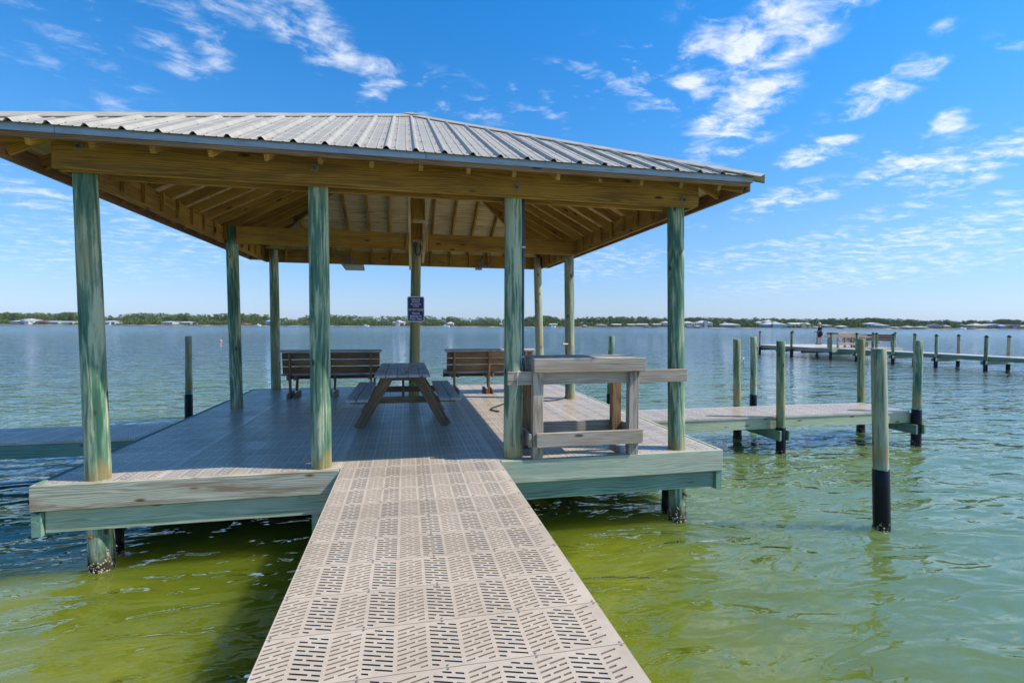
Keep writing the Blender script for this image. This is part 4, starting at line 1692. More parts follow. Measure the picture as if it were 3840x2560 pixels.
def far_bench(x, y, rz, label):
    mw = FP @ Matrix.Translation((x, y, FZ)) @ Matrix.Rotation(rz, 4, 'Z')
    e = bpy.data.objects.new('bench', None)
    col.objects.link(e)
    place(e, mw)
    tag(e, label, 'bench', 'benches on the distant pier')
    rows = [('back_slat', (-0.95, -0.06, 0.80), (0.95, -0.02, 0.94), 'bench'), ('back_slat', (-0.95, -0.03, 0.63), (0.95, 0.01, 0.78), 'bench'), ('back_slat', (-0.95, 0.0, 0.47), (0.95, 0.04, 0.61), 'bench'),
            ('seat', (-0.97, 0.05, 0.42), (0.97, 0.55, 0.46), 'greydark'), ('leg', (-0.8, -0.05, 0), (-0.74, 0.05, 0.42), 'bench'), ('leg', (0.74, -0.05, 0), (0.8, 0.05, 0.42), 'bench'),
            ('leg', (-0.8, 0.45, 0), (-0.74, 0.53, 0.42), 'bench'), ('leg', (0.74, 0.45, 0), (0.8, 0.53, 0.42), 'bench')]
    for (n, lo, hi, mt) in rows:
        o = bbox_board(n, lo, hi, M[mt])
        place(o, mw @ WM[o.name], e)


far_bench(4.75, 2.2, 0.0, 'dark slatted bench at the back of the distant pier')
far_bench(6.1, 1.2, R(-65), 'bench turned sideways on the distant pier')
e = bpy.data.objects.new('picnic_table_far', None)
col.objects.link(e)
place(e, FP @ Matrix.Translation((4.4, 0.9, FZ)))
e.name = 'low_table'
WM['low_table'] = WM['picnic_table_far']
tag(e, 'weathered picnic table on the distant pier', 'picnic table')
fboard('tabletop', (3.7, 0.75, 0.60), (5.3, 1.45, 0.65), M['grey'], e)
fboard('seat', (3.7, 0.35, 0.30), (5.3, 0.57, 0.34), M['grey'], e)
fboard('seat', (3.7, 1.63, 0.30), (5.3, 1.85, 0.34), M['grey'], e)
for x in (3.9, 5.0):
    fboard('leg', (x, 0.55, FZ), (x + 0.08, 0.65, 0.6), M['grey'], e, 2)
    fboard('leg', (x, 1.55, FZ), (x + 0.08, 1.65, 0.6), M['grey'], e, 2)
    fboard('seat_beam', (x + 0.09, 0.4, 0.22), (x + 0.13, 1.8, 0.30), M['grey'], e)

# ------------------------------------------------------------------ the angler
M['skin'] = simple('skin', (0.50, 0.25, 0.17), 0.55, 0, 0.08, 20)
M['navy'] = simple('navy_cloth', (0.008, 0.013, 0.025), 0.85, 0, 0.3, 12)
M['hat'] = simple('tan_hat_cloth', (0.52, 0.44, 0.33), 0.85, 0, 0.1, 12)
M['shoe'] = simple('dark_sandal', (0.02, 0.018, 0.015), 0.7)
M['rod'] = simple('rod_graphite', (0.12, 0.11, 0.10), 0.35)


def skin(name, verts, edges, radii, mat, parent, mw, root=0, sub=1):
    me = bpy.data.meshes.new(name)
    me.from_pydata(verts, edges, [])
    o = bpy.data.objects.new(name, me)
    col.objects.link(o)
    sk_ = o.modifiers.new('skin', 'SKIN')
    if not me.skin_vertices:
        me.skin_vertices.new()
    for i, r in enumerate(radii):
        rr = r if isinstance(r, (tuple, list)) else (r, r)
        me.skin_vertices[0].data[i].radius = rr
    me.skin_vertices[0].data[root].use_root = True
    sk_.use_smooth_shade = True
    o.modifiers.new('sub', 'SUBSURF').levels = sub
    o.modifiers['sub'].render_levels = sub
    dg = bpy.context.evaluated_depsgraph_get()
    dg.update()
    me2 = bpy.data.meshes.new_from_object(o.evaluated_get(dg))
    bpy.data.objects.remove(o)
    me2.name = name
    me2.materials.clear()
    smooth(me2)
    return obj(name, me2, mat, parent, mw)


# person faces local -x, stands at the origin; +y is towards the far side
PM = Matrix.Translation((34.02, 35.95, FZ)) @ Matrix.Rotation(-YAW - R(12), 4, 'Z')
person = bpy.data.objects.new('person', None)
col.objects.link(person)
place(person, PM)
tag(person, 'person in dark shirt, dark shorts and pale sun hat fishing from the distant pier', 'person')
bv = [(0, 0, 0.93), (0.0, 0, 1.12), (-0.02, 0, 1.32), (-0.03, 0, 1.46), (-0.05, 0, 1.54), (-0.07, 0, 1.63), (-0.08, 0, 1.72),
      (0, -0.10, 0.90), (-0.03, -0.11, 0.50), (0.02, -0.11, 0.09), (-0.10, -0.12, 0.035),
      (0, 0.10, 0.90), (-0.10, 0.11, 0.50), (-0.12, 0.12, 0.09), (-0.25, 0.13, 0.035),
      (-0.02, -0.20, 1.40), (0.0, -0.25, 1.15), (-0.24, -0.20, 1.07), (-0.33, -0.16, 1.07),
      (-0.02, 0.20, 1.40), (-0.02, 0.25, 1.15), (-0.25, 0.16, 1.05), (-0.33, 0.10, 1.05)]
be = [(0, 1), (1, 2), (2, 3), (3, 4), (4, 5), (5, 6), (0, 7), (7, 8), (8, 9), (9, 10), (0, 11), (11, 12), (12, 13), (13, 14), (2, 15), (15, 16), (16, 17), (17, 18), (2, 19), (19, 20), (20, 21), (21, 22)]
br = [(0.13, 0.14), (0.135, 0.14), (0.13, 0.15), (0.07, 0.07), (0.055, 0.055), (0.095, 0.08), (0.085, 0.075),
      0.085, 0.058, 0.042, (0.04, 0.035), 0.085, 0.058, 0.042, (0.04, 0.035),
      0.062, 0.046, 0.034, 0.03, 0.062, 0.046, 0.034, 0.03]
skin('body', bv, be, br, M['skin'], person, PM)
skin('shirt', [(0, 0, 0.90), (0.0, 0, 1.12), (-0.02, 0, 1.32), (-0.03, 0, 1.43), (-0.02, -0.20, 1.40), (-0.005, -0.24, 1.22), (-0.02, 0.20, 1.40), (-0.02, 0.24, 1.22)],
     [(0, 1), (1, 2), (2, 3), (2, 4), (4, 5), (2, 6), (6, 7)], [(0.165, 0.175), (0.165, 0.175), (0.16, 0.18), (0.085, 0.085), 0.085, 0.075, 0.085, 0.075], M['navy'], person, PM, 1)
skin('shorts', [(0, 0, 0.94), (0, -0.10, 0.86), (-0.025, -0.11, 0.56), (0, 0.10, 0.86), (-0.085, 0.11, 0.56)], [(0, 1), (1, 2), (0, 3), (3, 4)], [(0.15, 0.16), 0.115, 0.092, 0.115, 0.092], M['navy'], person, PM)
for (x, y) in ((-0.05, -0.115), (-0.20, 0.125)):
    mb = MB()
    mb.tube([(x + 0.12, y, 0.03), (x, y, 0.028), (x - 0.13, y, 0.024)], [0.036, 0.046, 0.034], 8)
    mb.build('sandal', M['shoe'], person, PM, True)
mb = MB()
prof = [(0.19, 1.705), (0.185, 1.712), (0.115, 1.735), (0.108, 1.80), (0.07, 1.835), (0.0, 1.84)]
n = 16
for (r, z) in prof:
    mb.v += [(-0.085 + r * math.cos(k * 6.2832 / n), r * math.sin(k * 6.2832 / n), z) for k in range(n)]
for j in range(len(prof) - 1):
    for k in range(n):
        mb.f.append((j * n + k, j * n + (k + 1) % n, (j + 1) * n + (k + 1) % n, (j + 1) * n + k))
mb.build('hat', M['hat'], person, PM, True)
# fingers closed round the handle
for (cy, sgn) in ((-0.16, 1), (0.10, -1)):
    for f in range(4):
        mb = MB()
        y = cy + sgn * (-0.02 + f * 0.018)
        mb.tube([(-0.335, y, 1.075), (-0.375, y, 1.085), (-0.385, y, 1.055), (-0.36, y, 1.035)], [0.009, 0.009, 0.008, 0.007], 6)
        mb.build('finger', M['skin'], person, PM, True)
    mb = MB()
    mb.tube([(-0.32, cy - sgn * 0.03, 1.09), (-0.36, cy - sgn * 0.035, 1.10), (-0.375, cy - sgn * 0.03, 1.08)], [0.010, 0.010, 0.008], 6)
    mb.build('thumb', M['skin'], person, PM, True)
rodo = bpy.data.objects.new('fishing_rod', None)
col.objects.link(rodo)
place(rodo, PM @ Matrix.Translation((-0.36, 0, 1.06)))
tag(rodo, 'thin fishing rod angled down towards the water in front of the angler', 'fishing rod')
mb = MB()
mb.tube([(-0.12, -0.13, 1.12), (-0.36, -0.05, 1.06), (-0.36, 0.0, 1.06)], 0.011, 6)
mb.tube([(-0.36, 0.0, 1.06), (-0.9, -0.05, 0.83), (-1.8, -0.1, 0.42)], [0.010, 0.007, 0.004], 6)
mb.build('rod', M['rod'], rodo, PM)
mb = MB()
mb.tube([(-0.42, 0.0, 0.98), (-0.42, 0.05, 0.98)], 0.035, 10)
mb.build('reel', M['greyplastic'], rodo, PM)

# ------------------------------------------------------------------ houses along the far shore
def hmat(name, c):
    if name not in M:
        M[name] = simple(name, c, 0.8, 0, 0.08, 0.4, 0.2)
    return M[name]


WALLS = {'white': (0.56, 0.56, 0.55), 'cream': (0.62, 0.56, 0.44), 'paleblue': (0.42, 0.56, 0.66), 'blue': (0.05, 0.26, 0.62), 'brown': (0.16, 0.105, 0.075), 'grey': (0.36, 0.39, 0.43), 'aqua': (0.30, 0.60, 0.66), 'lilac': (0.30, 0.30, 0.50), 'tan': (0.40, 0.30, 0.20)}
ROOFS = {'white': (0.44, 0.45, 0.46), 'grey': (0.42, 0.42, 0.41), 'blue': (0.30, 0.47, 0.66), 'tan': (0.46, 0.41, 0.34), 'dark': (0.09, 0.085, 0.09), 'red': (0.36, 0.10, 0.05), 'beige': (0.56, 0.52, 0.45), 'brown': (0.20, 0.14, 0.11)}
M['pane'] = simple('window_glass', (0.030, 0.042, 0.055), 0.12)
M['shade'] = simple('under_house_shade', (0.055, 0.06, 0.065), 0.7)  # dark colour standing for the shade beneath stilt houses
for k_, c_ in WALLS.items():
    hmat('wall_' + k_, c_)
for k_, c_ in ROOFS.items():
    hmat('roof_' + k_, c_)
_unit = {}


def unit_box(mat):
    if mat.name not in _unit:
        mb = MB()
        mb.box((-0.5, -0.5, 0), (0.5, 0.5, 1))
        me = mb.mesh('block')
        me.materials.append(mat)
        _unit[mat.name] = me
    return _unit[mat.name]


def hbox(name, parent, mw, lo, hi, mat):
    lo = Vector(lo)
    hi = Vector(hi)
    c = (lo + hi) / 2
    d = hi - lo
    m_ = mw @ Matrix.Translation((c.x, c.y, lo.z)) @ Matrix.Diagonal((d.x, d.y, d.z, 1))
    return obj(name, unit_box(mat), None, parent, m_)


def roof_mesh(x0, x1, y0, y1, z0, h, kind, mat, parent, mw, ov=0.3):
    a, b, c, d = x0 - ov, x1 + ov, y0 - ov, y1 + ov
    mb = MB()
    t = 0.16
    base = [(a, c, z0), (b, c, z0), (b, d, z0), (a, d, z0)]
    low = [(x, y, z0 - t) for x, y, z in base]
    if kind == 'hip':
        ins = min((b - a) * 0.5, (d - c) * 0.5) * 0.98
        if (b - a) >= (d - c):
            top = [(a + ins, (c + d) / 2, z0 + h), (b - ins, (c + d) / 2, z0 + h)]
            f = [(0, 1, 5, 4), (1, 2, 5), (2, 3, 4, 5), (3, 0, 4)]
        else:
            top = [((a + b) / 2, c + ins, z0 + h), ((a + b) / 2, d - ins, z0 + h)]
            f = [(0, 1, 4), (1, 2, 5, 4), (2, 3, 5), (3, 0, 4, 5)]
    elif kind == 'gable':            # ridge along the shore
        top = [(a, (c + d) / 2, z0 + h), (b, (c + d) / 2, z0 + h)]
        f = [(0, 1, 5, 4), (1, 2, 5), (2, 3, 4, 5), (3, 0, 4)]
    else:                            # 'front': gable end faces the water
        top = [((a + b) / 2, c, z0 + h), ((a + b) / 2, d, z0 + h)]
        f = [(0, 1, 4), (1, 2, 5, 4), (2, 3, 5), (3, 0, 4, 5)]
    mb.add(base + top + low, f + [(0, 6, 7, 1), (1, 7, 8, 2), (2, 8, 9, 3), (3, 9, 6, 0), (9, 8, 7, 6)])
    return mb.build('roof', mat, parent, mw)


def house(px0, px1, ytop, ybase, wall, roof, kind, label, storeys=1, stilts=0.0, depth=8.0, back=9.0, rfrac=0.27, porch=None, nwin=4, gaz=False, rot=0.0, wing=None):
    dep = DS + back
    pm = (px0 + px1) / 2
    c = shore(pm, dep, 0)
    w = (px1 - px0) / FPX * dep * 0.94
    zb = WZ + 0.75
    zt = zpx(pm, ytop, dep)
    H = zt - zb
    mw = Matrix.Translation((c.x, c.y, zb)) @ Matrix.Rotation(-YAW + rot, 4, 'Z')
    e = bpy.data.objects.new('gazebo' if gaz else 'house', None)
    col.objects.link(e)
    place(e, mw)
    tag(e, label, 'gazebo' if gaz else 'house', 'boat shelters along the far shore' if gaz else 'houses along the far shore')
    if porch is None:
        porch = nwin >= 6
    x0, x1 = -w / 2 + 0.35, w / 2 - 0.35
    hr_ = H * rfrac
    zr = H - hr_
    zs = zr * stilts
    wm = M['wall_' + wall]
    rf = roof_mesh(x0, x1, 0, depth, zr, hr_, kind, M['roof_' + roof], e, mw)
    if gaz:
        for fx in (0.03, 0.5, 0.97):
            for yy in (0.1, depth - 0.3):
                hbox('post', e, mw, (x0 + (x1 - x0) * fx - 0.12, yy, 0), (x0 + (x1 - x0) * fx + 0.12, yy + 0.22, zr - 0.16), M['wall_tan'])
        hbox('platform', e, mw, (x0, 0, 0.1), (x1, depth, 0.45), M['wall_tan'])
        return e
    if zs > 0.4:
        n = max(3, int(w / 3))
        for i in range(n + 1):
            xx = x0 + (x1 - x0) * i / n
            for yy in (0.15, depth * 0.55):
                hbox('stilt', e, mw, (xx - 0.16, yy, -1.0), (xx + 0.16, yy + 0.3, zs), wm)
        hbox('ground_room', e, mw, (x0 + w * 0.08, depth * 0.6, -1.0), (x0 + w * 0.75, depth - 0.2, zs), M['shade'])  # dark block between the stilts, underfloor shade put into its colour
    walls = hbox('wall', e, mw, (x0, 0.9 if porch else 0.0, zs + 0.01), (x1, depth, zr - 0.01), wm)
    if porch:
        pf = hbox('porch', e, mw, (x0, -0.2, zs - 0.15), (x1, 0.88, zs + 0.05), wm)
        hbox('railing', pf, mw, (x0, -0.2, zs + 0.45), (x1, -0.12, zs + 0.85), wm)
        n = max(3, int(w / 3.2))
        for i in range(n + 1):
            xx = x0 + (x1 - x0) * i / n
            hbox('column', pf, mw, (xx - 0.13, -0.1, zs), (xx + 0.13, 0.12, zr - 0.16), wm)
    yw = 0.86 if porch else -0.04
    hs_ = (zr - zs) / storeys
    for s_ in range(storeys):
        for i in range(nwin):
            fx = (i + 0.5) / nwin
            xx = x0 + (x1 - x0) * fx
            ww = (x1 - x0) / nwin * 0.52
            z0 = zs + hs_ * s_ + hs_ * 0.24
            wf = hbox('window', e, mw, (xx - ww / 2 - 0.1, yw + 0.02, z0 - 0.1), (xx + ww / 2 + 0.1, yw + 0.09, z0 + hs_ * 0.5 + 0.1), M['white'])
            hbox('pane', wf, mw, (xx - ww / 2, yw - 0.03, z0), (xx + ww / 2, yw + 0.015, z0 + hs_ * 0.5), M['pane'])
    if wing:
        (a, b, th, rk) = wing
        hbox('wing', e, mw, (x0 + (x1 - x0) * a, -1.5, -1.0), (x0 + (x1 - x0) * b, 1.4, H * th * 0.7), wm)
        roof_mesh(x0 + (x1 - x0) * a, x0 + (x1 - x0) * b, -1.5, 1.4, H * th * 0.7 + 0.16, H * th * 0.3, rk, M['roof_' + roof], e, mw, 0.35)
    return e


HOUSES = [
    (36, 72, 1201, 1218, 'white', 'white', 'hip', 'small white house at the left end of the far shore', dict(stilts=0.3)),
    (73, 119, 1194, 1218, 'white', 'white', 'hip', 'tall white house with stacked balconies left of the brown one', dict(storeys=2, stilts=0.3, wing=(0.55, 1.0, 0.7, 'hip'))),
    (129, 176, 1202, 1218, 'brown', 'brown', 'gable', 'brown stilt house on the far shore at left', dict(stilts=0.35)),
    (177, 222, 1203, 1218, 'aqua', 'white', 'gable', 'low aqua walled house with white roof on the left far shore', dict(stilts=0.2)),
    (228, 276, 1204, 1218, 'cream', 'grey', 'gable', 'cream stilt house just left of the big front post', dict(stilts=0.4)),
    (376, 434, 1202, 1219, 'paleblue', 'white', 'hip', 'pale blue house with white roof just right of the big front post', dict(stilts=0.3, wing=(0.4, 0.75, 0.85, 'hip'))),
    (601, 650, 1204, 1219, 'white', 'blue', 'hip', 'white house under a blue hip roof', dict(stilts=0.2)),
    (667, 718, 1206, 1220, 'paleblue', 'white', 'gable', 'house with a flat looking white roof beside the blue roofed one', dict(stilts=0.35)),
    (994, 1034, 1197, 1221, 'paleblue', 'blue', 'hip', 'tall three storey pale house partly hidden by a left post', dict(storeys=2, stilts=0.3, rfrac=0.32)),
    (1468, 1518, 1200, 1224, 'white', 'white', 'hip', 'large white two storey house left of the sign', dict(storeys=1, stilts=0.35, rfrac=0.45, wing=(0.3, 0.62, 0.92, 'front'))),
    (1672, 1701, 1206, 1224, 'white', 'white', 'hip', 'square white stilt house with pyramid roof right of the sign', dict(stilts=0.4, rfrac=0.45, nwin=3)),
    (1871, 1888, 1211, 1224, 'paleblue', 'white', 'hip', 'tiny white roofed house among the trees left of the right centre post', dict(stilts=0.2, nwin=2)),
    (2058, 2092, 1213, 1227, 'white', 'white', 'gable', 'small white stilt house between the two back right posts', dict(stilts=0.4)),
    (2178, 2194, 1207, 1218, 'white', 'white', 'front', 'white gabled house up among the trees', dict(back=34, nwin=2, porch=False)),
    (2207, 2233, 1209, 1222, 'tan', 'brown', 'front', 'brown gabled house up among the trees', dict(back=30, nwin=2, porch=False)),
    (2235, 2279, 1215, 1229, 'white', 'grey', 'hip', 'white cottage with grey roof at the water', dict(stilts=0.15)),
    (2296, 2333, 1214, 1229, 'brown', 'beige', 'gable', 'dark brown stilt house with outside stair', dict(stilts=0.4)),
    (2353, 2386, 1214, 1229, 'white', 'white', 'gable', 'white stilt house half behind a round bush', dict(stilts=0.4)),
    (2388, 2434, 1213, 1230, 'white', 'white', 'gable', 'white stilt house with long ridge roof and carport', dict(stilts=0.4)),
    (2449, 2483, 1213, 1230, 'grey', 'tan', 'gable', 'blue grey house left of the right front post', dict(stilts=0.3)),
    (2484, 2516, 1204, 1230, 'white', 'white', 'hip', 'tall white house half hidden by the right front post', dict(storeys=2, stilts=0.3)),
    (2562, 2606, 1204, 1231, 'white', 'white', 'hip', 'white two storey house just right of the right front post', dict(storeys=1, stilts=0.42, rfrac=0.30)),
    (2610, 2675, 1202, 1231, 'white', 'white', 'hip', 'broad white two storey house with dormer and dark porch', dict(storeys=1, stilts=0.42, rfrac=0.34, nwin=6, wing=(0.42, 0.62, 0.98, 'front'))),
    (2700, 2779, 1212, 1232, 'paleblue', 'white', 'hip', 'long low house under one wide white roof', dict(stilts=0.35, nwin=6, rfrac=0.36)),
    (2706, 2729, 1206, 1216, 'white', 'white', 'hip', 'white roof peeping out behind the long low house', dict(back=36, nwin=2, porch=False)),
    (2835, 2869, 1204, 1228, 'paleblue', 'white', 'hip', 'house left behind the big blue and white villa', dict(back=26, stilts=0.2, porch=False)),
    (2866, 2916, 1199, 1226, 'white', 'white', 'hip', 'upper white roofed block rising behind the blue and white villa', dict(back=22, porch=False)),
    (2862, 2952, 1208, 1232, 'aqua', 'white', 'hip', 'big aqua and white villa with double front stair', dict(stilts=0.32, nwin=7, rfrac=0.42, wing=(0.34, 0.72, 0.86, 'hip'))),
    (2962, 3042, 1210, 1233, 'cream', 'beige', 'gable', 'cream house with beige roof and gable behind palms', dict(stilts=0.32, nwin=5, wing=(0.5, 0.72, 1.0, 'front'))),
    (3088, 3122, 1217, 1233, 'white', 'white', 'hip', 'white house just right of the angler', dict(stilts=0.3)),
    (3250, 3310, 1209, 1230, 'paleblue', 'white', 'hip', 'round fronted pale blue house on two levels', dict(back=20, stilts=0.2, rfrac=0.26)),
    (3300, 3338, 1216, 1233, 'white', 'white', 'hip', 'white porch house right of the pale blue two level one', dict(stilts=0.3)),
    (3478, 3538, 1214, 1234, 'white', 'grey', 'front', 'large pale house with grey gable roof and outside stair', dict(stilts=0.42, rfrac=0.45, rot=R(-35), depth=11)),
    (3537, 3566, 1219, 1234, 'white', 'beige', 'gable', 'small white annex right of the grey gabled house', dict(stilts=0.1)),
    (3596, 3622, 1214, 1223, 'white', 'white', 'hip', 'white roofs deep in the trees near the right edge', dict(back=40, nwin=2, porch=False)),
    (3648, 3705, 1212, 1234, 'grey', 'tan', 'hip', 'blue grey house with tiered roof near the right edge', dict(storeys=2, stilts=0.25, rfrac=0.45)),
    (3706, 3765, 1214, 1235, 'blue', 'white', 'front', 'bright blue house with white roof near the right edge', dict(stilts=0.2, wing=(0.55, 1.0, 0.75, 'hip'))),
    (3767, 3828, 1216, 1235, 'lilac', 'dark', 'gable', 'lilac house with dark gabled roof at the right edge', dict(stilts=0.2, wing=(0.35, 0.6, 0.85, 'front'))),
    (3830, 3870, 1219, 1235, 'white', 'white', 'hip', 'white house cut off by the right edge of the picture', dict(stilts=0.3)),
]
for (a, b, yt, yb_, wl, rf_, kd, lb, kw) in HOUSES:
    house(a, b, yt, yb_, wl, rf_, kd, lb, **kw)
for (a, b, yt, yb_, rf_, lb) in ((900, 925, 1212, 1221, 'red', 'open hut with a rusty red roof between two left posts'), (2607, 2634, 1221, 1231, 'white', 'white roofed boat shelter in front of the broad white house'),
                                 (2578, 2600, 1222, 1231, 'white', 'white boat shelter right of the right front post'), (3055, 3072, 1223, 1233, 'white', 'white boat shelter left of the angler'), (3145, 3180, 1220, 1234, 'beige', 'beige hip roofed boat shelter right of the angler'),
                                 (3356, 3375, 1225, 1234, 'beige', 'smallest tan shelter roof in the middle of the right shore'), (3398, 3431, 1222, 1235, 'beige', 'pyramid roofed boat shelter over the water'), (3440, 3486, 1223, 1235, 'white', 'white boat shelter against the grey gabled house'),
                                 (2186, 2202, 1218, 1228, 'grey', 'grey boat shelter beside the white cottage'), (2420, 2442, 1222, 1230, 'white', 'low white boat shelter by the long ridge house'), (3638, 3662, 1228, 1235, 'beige', 'low flat boat shelter near the blue grey house')):
    house(a, b, yt, yb_, 'tan', rf_, 'hip', lb, back=1.5, depth=6, rfrac=0.5, gaz=True)

# small boats drawn up on the beach
M['boat'] = simple('boat_hull', (0.72, 0.72, 0.70), 0.4, 0, 0.05, 3)
for (px, L_, lb) in ((1668, 6.5, 'long white boat drawn up near the pyramid roofed house'), (968, 4.0, 'small white boat on the beach between two left posts'), (1370, 5.0, 'white boat on the beach left of the large white house'), (2070, 5.0, 'low white boat below the small stilt house between the back posts'), (3605, 6.0, 'white motor boat moored right of the annex')):
    c = shore(px, DS - 1.0, WZ)
    mw = Matrix.Translation(c) @ Matrix.Rotation(-YAW, 4, 'Z')
    e = bpy.data.objects.new('boat', None)
    col.objects.link(e)
    place(e, mw)
    tag(e, lb, 'boat', 'small boats on the far shore')
    mb = MB()
    secs = [(-0.5, 0.55, 0.75), (-0.2, 0.9, 0.78), (0.2, 0.85, 0.85), (0.42, 0.4, 0.98), (0.5, 0.04, 1.05)]
    for (t, hw, h_) in secs:
        x = t * L_
        mb.v += [(x, -hw, h_), (x, -hw * 0.7, -0.1), (x, hw * 0.7, -0.1), (x, hw, h_)]
    for i in range(len(secs) - 1):
        for k_ in range(3):
            mb.f.append((i * 4 + k_, (i + 1) * 4 + k_, (i + 1) * 4 + k_ + 1, i * 4 + k_ + 1))
        mb.f.append((i * 4, i * 4 + 3, (i + 1) * 4 + 3, (i + 1) * 4))
    mb.f.append((0, 1, 2, 3))
    mb.build('hull', M['boat'], e, mw)
    mb = MB()
    mb.box((-0.1 * L_, -0.4, 0.8), (0.12 * L_, 0.4, 1.5))
    mb.build('console', M['boat'], e, mw)

# ------------------------------------------------------------------ trees
def mat_leaf(name, dark, mid, light):
    t = NT(name)
    oi = t.n('ShaderNodeObjectInfo')
    geo = t.n('ShaderNodeNewGeometry')
    n = t.noise(t.coords((1, 1, 1), True), 0.55, 3, 0.6)
    g = t.math('ADD', t.math('MULTIPLY', n, 0.7), t.math('MULTIPLY', geo.outputs['Random Per Island'], 0.35))
    c = t.ramp(g, [(0.30, dark), (0.55, mid), (0.80, light)])
    hs = t.n('ShaderNodeHueSaturation')
    t.l(c, hs.inputs['Color'])
    t.l(t.math('ADD', t.math('MULTIPLY', oi.outputs['Random'], 0.5), 0.75), hs.inputs['Value'])
    t.l(t.math('ADD', t.math('MULTIPLY', oi.outputs['Random'], 0.03), 0.485), hs.inputs['Hue'])
    t.b.inputs['Subsurface Weight'].default_value = 0.0
    return t.out(hs.outputs[0], 0.8, spec=0.15)


M['leaf'] = mat_leaf('pine_foliage', (0.055, 0.105, 0.024), (0.105, 0.185, 0.040), (0.165, 0.25, 0.058))
M['leaf2'] = mat_leaf('oak_foliage', (0.065, 0.115, 0.028), (0.125, 0.20, 0.044), (0.19, 0.265, 0.062))
M['bark'] = simple('bark', (0.105, 0.085, 0.068), 0.9, 0, 0.3, 1.5, 0.1)
rng_ = np.random.default_rng(5)


def leaf_quads(cen, rad, n, size, rg):
    """n small leaf-sprays spread through an ellipsoid"""
    d = rg.normal(size=(n, 3))
    d /= np.linalg.norm(d, axis=1)[:, None]
    r = rg.random(n) ** 0.45
    p = np.array(cen) + d * r[:, None] * np.array(rad)
    a = rg.normal(size=(n, 3))
    a /= np.linalg.norm(a, axis=1)[:, None]
    b = rg.normal(size=(n, 3))
    b -= a * (a * b).sum(1)[:, None]
    b /= np.linalg.norm(b, axis=1)[:, None]
    s = size * (0.6 + 0.8 * rg.random(n))[:, None]
    return np.stack([p - a * s, p - b * s * 0.6, p + a * s, p + b * s * 0.6], 1)


def crown_arrays(kind, H, rg):
    qs = []
    limbs = []
    if kind == 'pine':
        w = H * rg.uniform(0.17, 0.25)
        nb = rg.integers(9, 13)
        for i in range(nb):
            t = 0.36 + 0.60 * (i + rg.random() * 0.6) / nb
            rr = w * (1.15 - abs(t - 0.66) * 1.3) * rg.uniform(0.45, 0.9)
            an = rg.uniform(0, 6.283)
            c = (rr * math.cos(an), rr * math.sin(an), H * t)
            limbs.append(((0, 0, H * (t - 0.05)), c))
            qs.append(leaf_quads(c, (w * 0.52, w * 0.52, H * 0.052), 26, 0.34, rg))
        qs.append(leaf_quads((0, 0, H * 0.95), (w * 0.45, w * 0.45, H * 0.05), 26, 0.32, rg))
    else:
        w = H * rg.uniform(0.36, 0.5)
        for i in range(rg.integers(10, 14)):
            an = rg.uniform(0, 6.283)
            rr = w * rg.uniform(0.15, 0.75)
            z = H * rg.uniform(0.22, 0.85)
            c = (rr * math.cos(an), rr * math.sin(an), z)
            limbs.append(((0, 0, H * 0.3), c))
            qs.append(leaf_quads(c, (w * 0.42, w * 0.42, H * 0.15), 34, 0.40, rg))
    return np.concatenate(qs), limbs


def quads_mesh(name, q, mat):
    n = len(q)
    me = bpy.data.meshes.new(name)
    me.vertices.add(n * 4)
    me.vertices.foreach_set('co', q.reshape(-1).astype(np.float32))
    me.loops.add(n * 4)
    me.loops.foreach_set('vertex_index', np.arange(n * 4, dtype=np.int32))
    me.polygons.add(n)
    me.polygons.foreach_set('loop_start', np.arange(0, n * 4, 4, dtype=np.int32))
    me.polygons.foreach_set('loop_total', np.full(n, 4, dtype=np.int32))
    me.update()
    me.validate()
    me.materials.append(mat)
    return me


variants = []
for i in range(12):
    kind = 'pine' if i < 8 else 'oak'
    H = 10.0
    rg = np.random.default_rng(100 + i)
    q, limbs = crown_arrays(kind, H, rg)
    crown = quads_mesh('crown', q, M['leaf'] if kind == 'pine' else M['leaf2'])
    mb = MB()
    top = H * (0.93 if kind == 'pine' else 0.6)
    mb.tube([(0, 0, -0.6), (0.05, 0.03, H * 0.3), (-0.04, 0.05, H * 0.6), (0, 0, top)], [0.20, 0.16, 0.12, 0.04], 6)
    for (a, b) in limbs:
        mb.tube([a, b], [0.07, 0.025], 4, False)
    tr = mb.mesh('trunk', True)
    tr.materials.append(M['bark'])
    variants.append((kind, crown, tr))

TOPS = [(-200, 1172), (0, 1170), (100, 1174), (200, 1172), (300, 1170), (400, 1182), (425, 1188), (500, 1173), (620, 1175), (700, 1174), (790, 1178), (910, 1173), (1000, 1181), (1060, 1192), (1120, 1192), (1160, 1179), (1250, 1177), (1400, 1187), (1550, 1185),
        (1700, 1188), (1780, 1188), (1900, 1193), (2030, 1183), (2060, 1184), (2100, 1195), (2200, 1190), (2300, 1188), (2400, 1188), (2500, 1193), (2660, 1190), (2750, 1194), (2900, 1195), (3000, 1197), (3170, 1192), (3300, 1193), (3400, 1198), (3480, 1203), (3560, 1199), (3600, 1205), (3650, 1199), (3700, 1204), (3780, 1196), (3840, 1203), (4100, 1200)]


def topline(px):
    for (a, ya), (b, yb__) in zip(TOPS[:-1], TOPS[1:]):
        if a <= px <= b:
            return ya + (yb__ - ya) * (px - a) / (b - a) - 3.5
    return 1190


spans = [(h_[0] - 6, h_[1] + 6, h_[8].get('back', 9.0)) for h_ in HOUSES]


def near_house(px):
    for a, b, bk in spans:
        if a < px < b:
            return bk
    return None


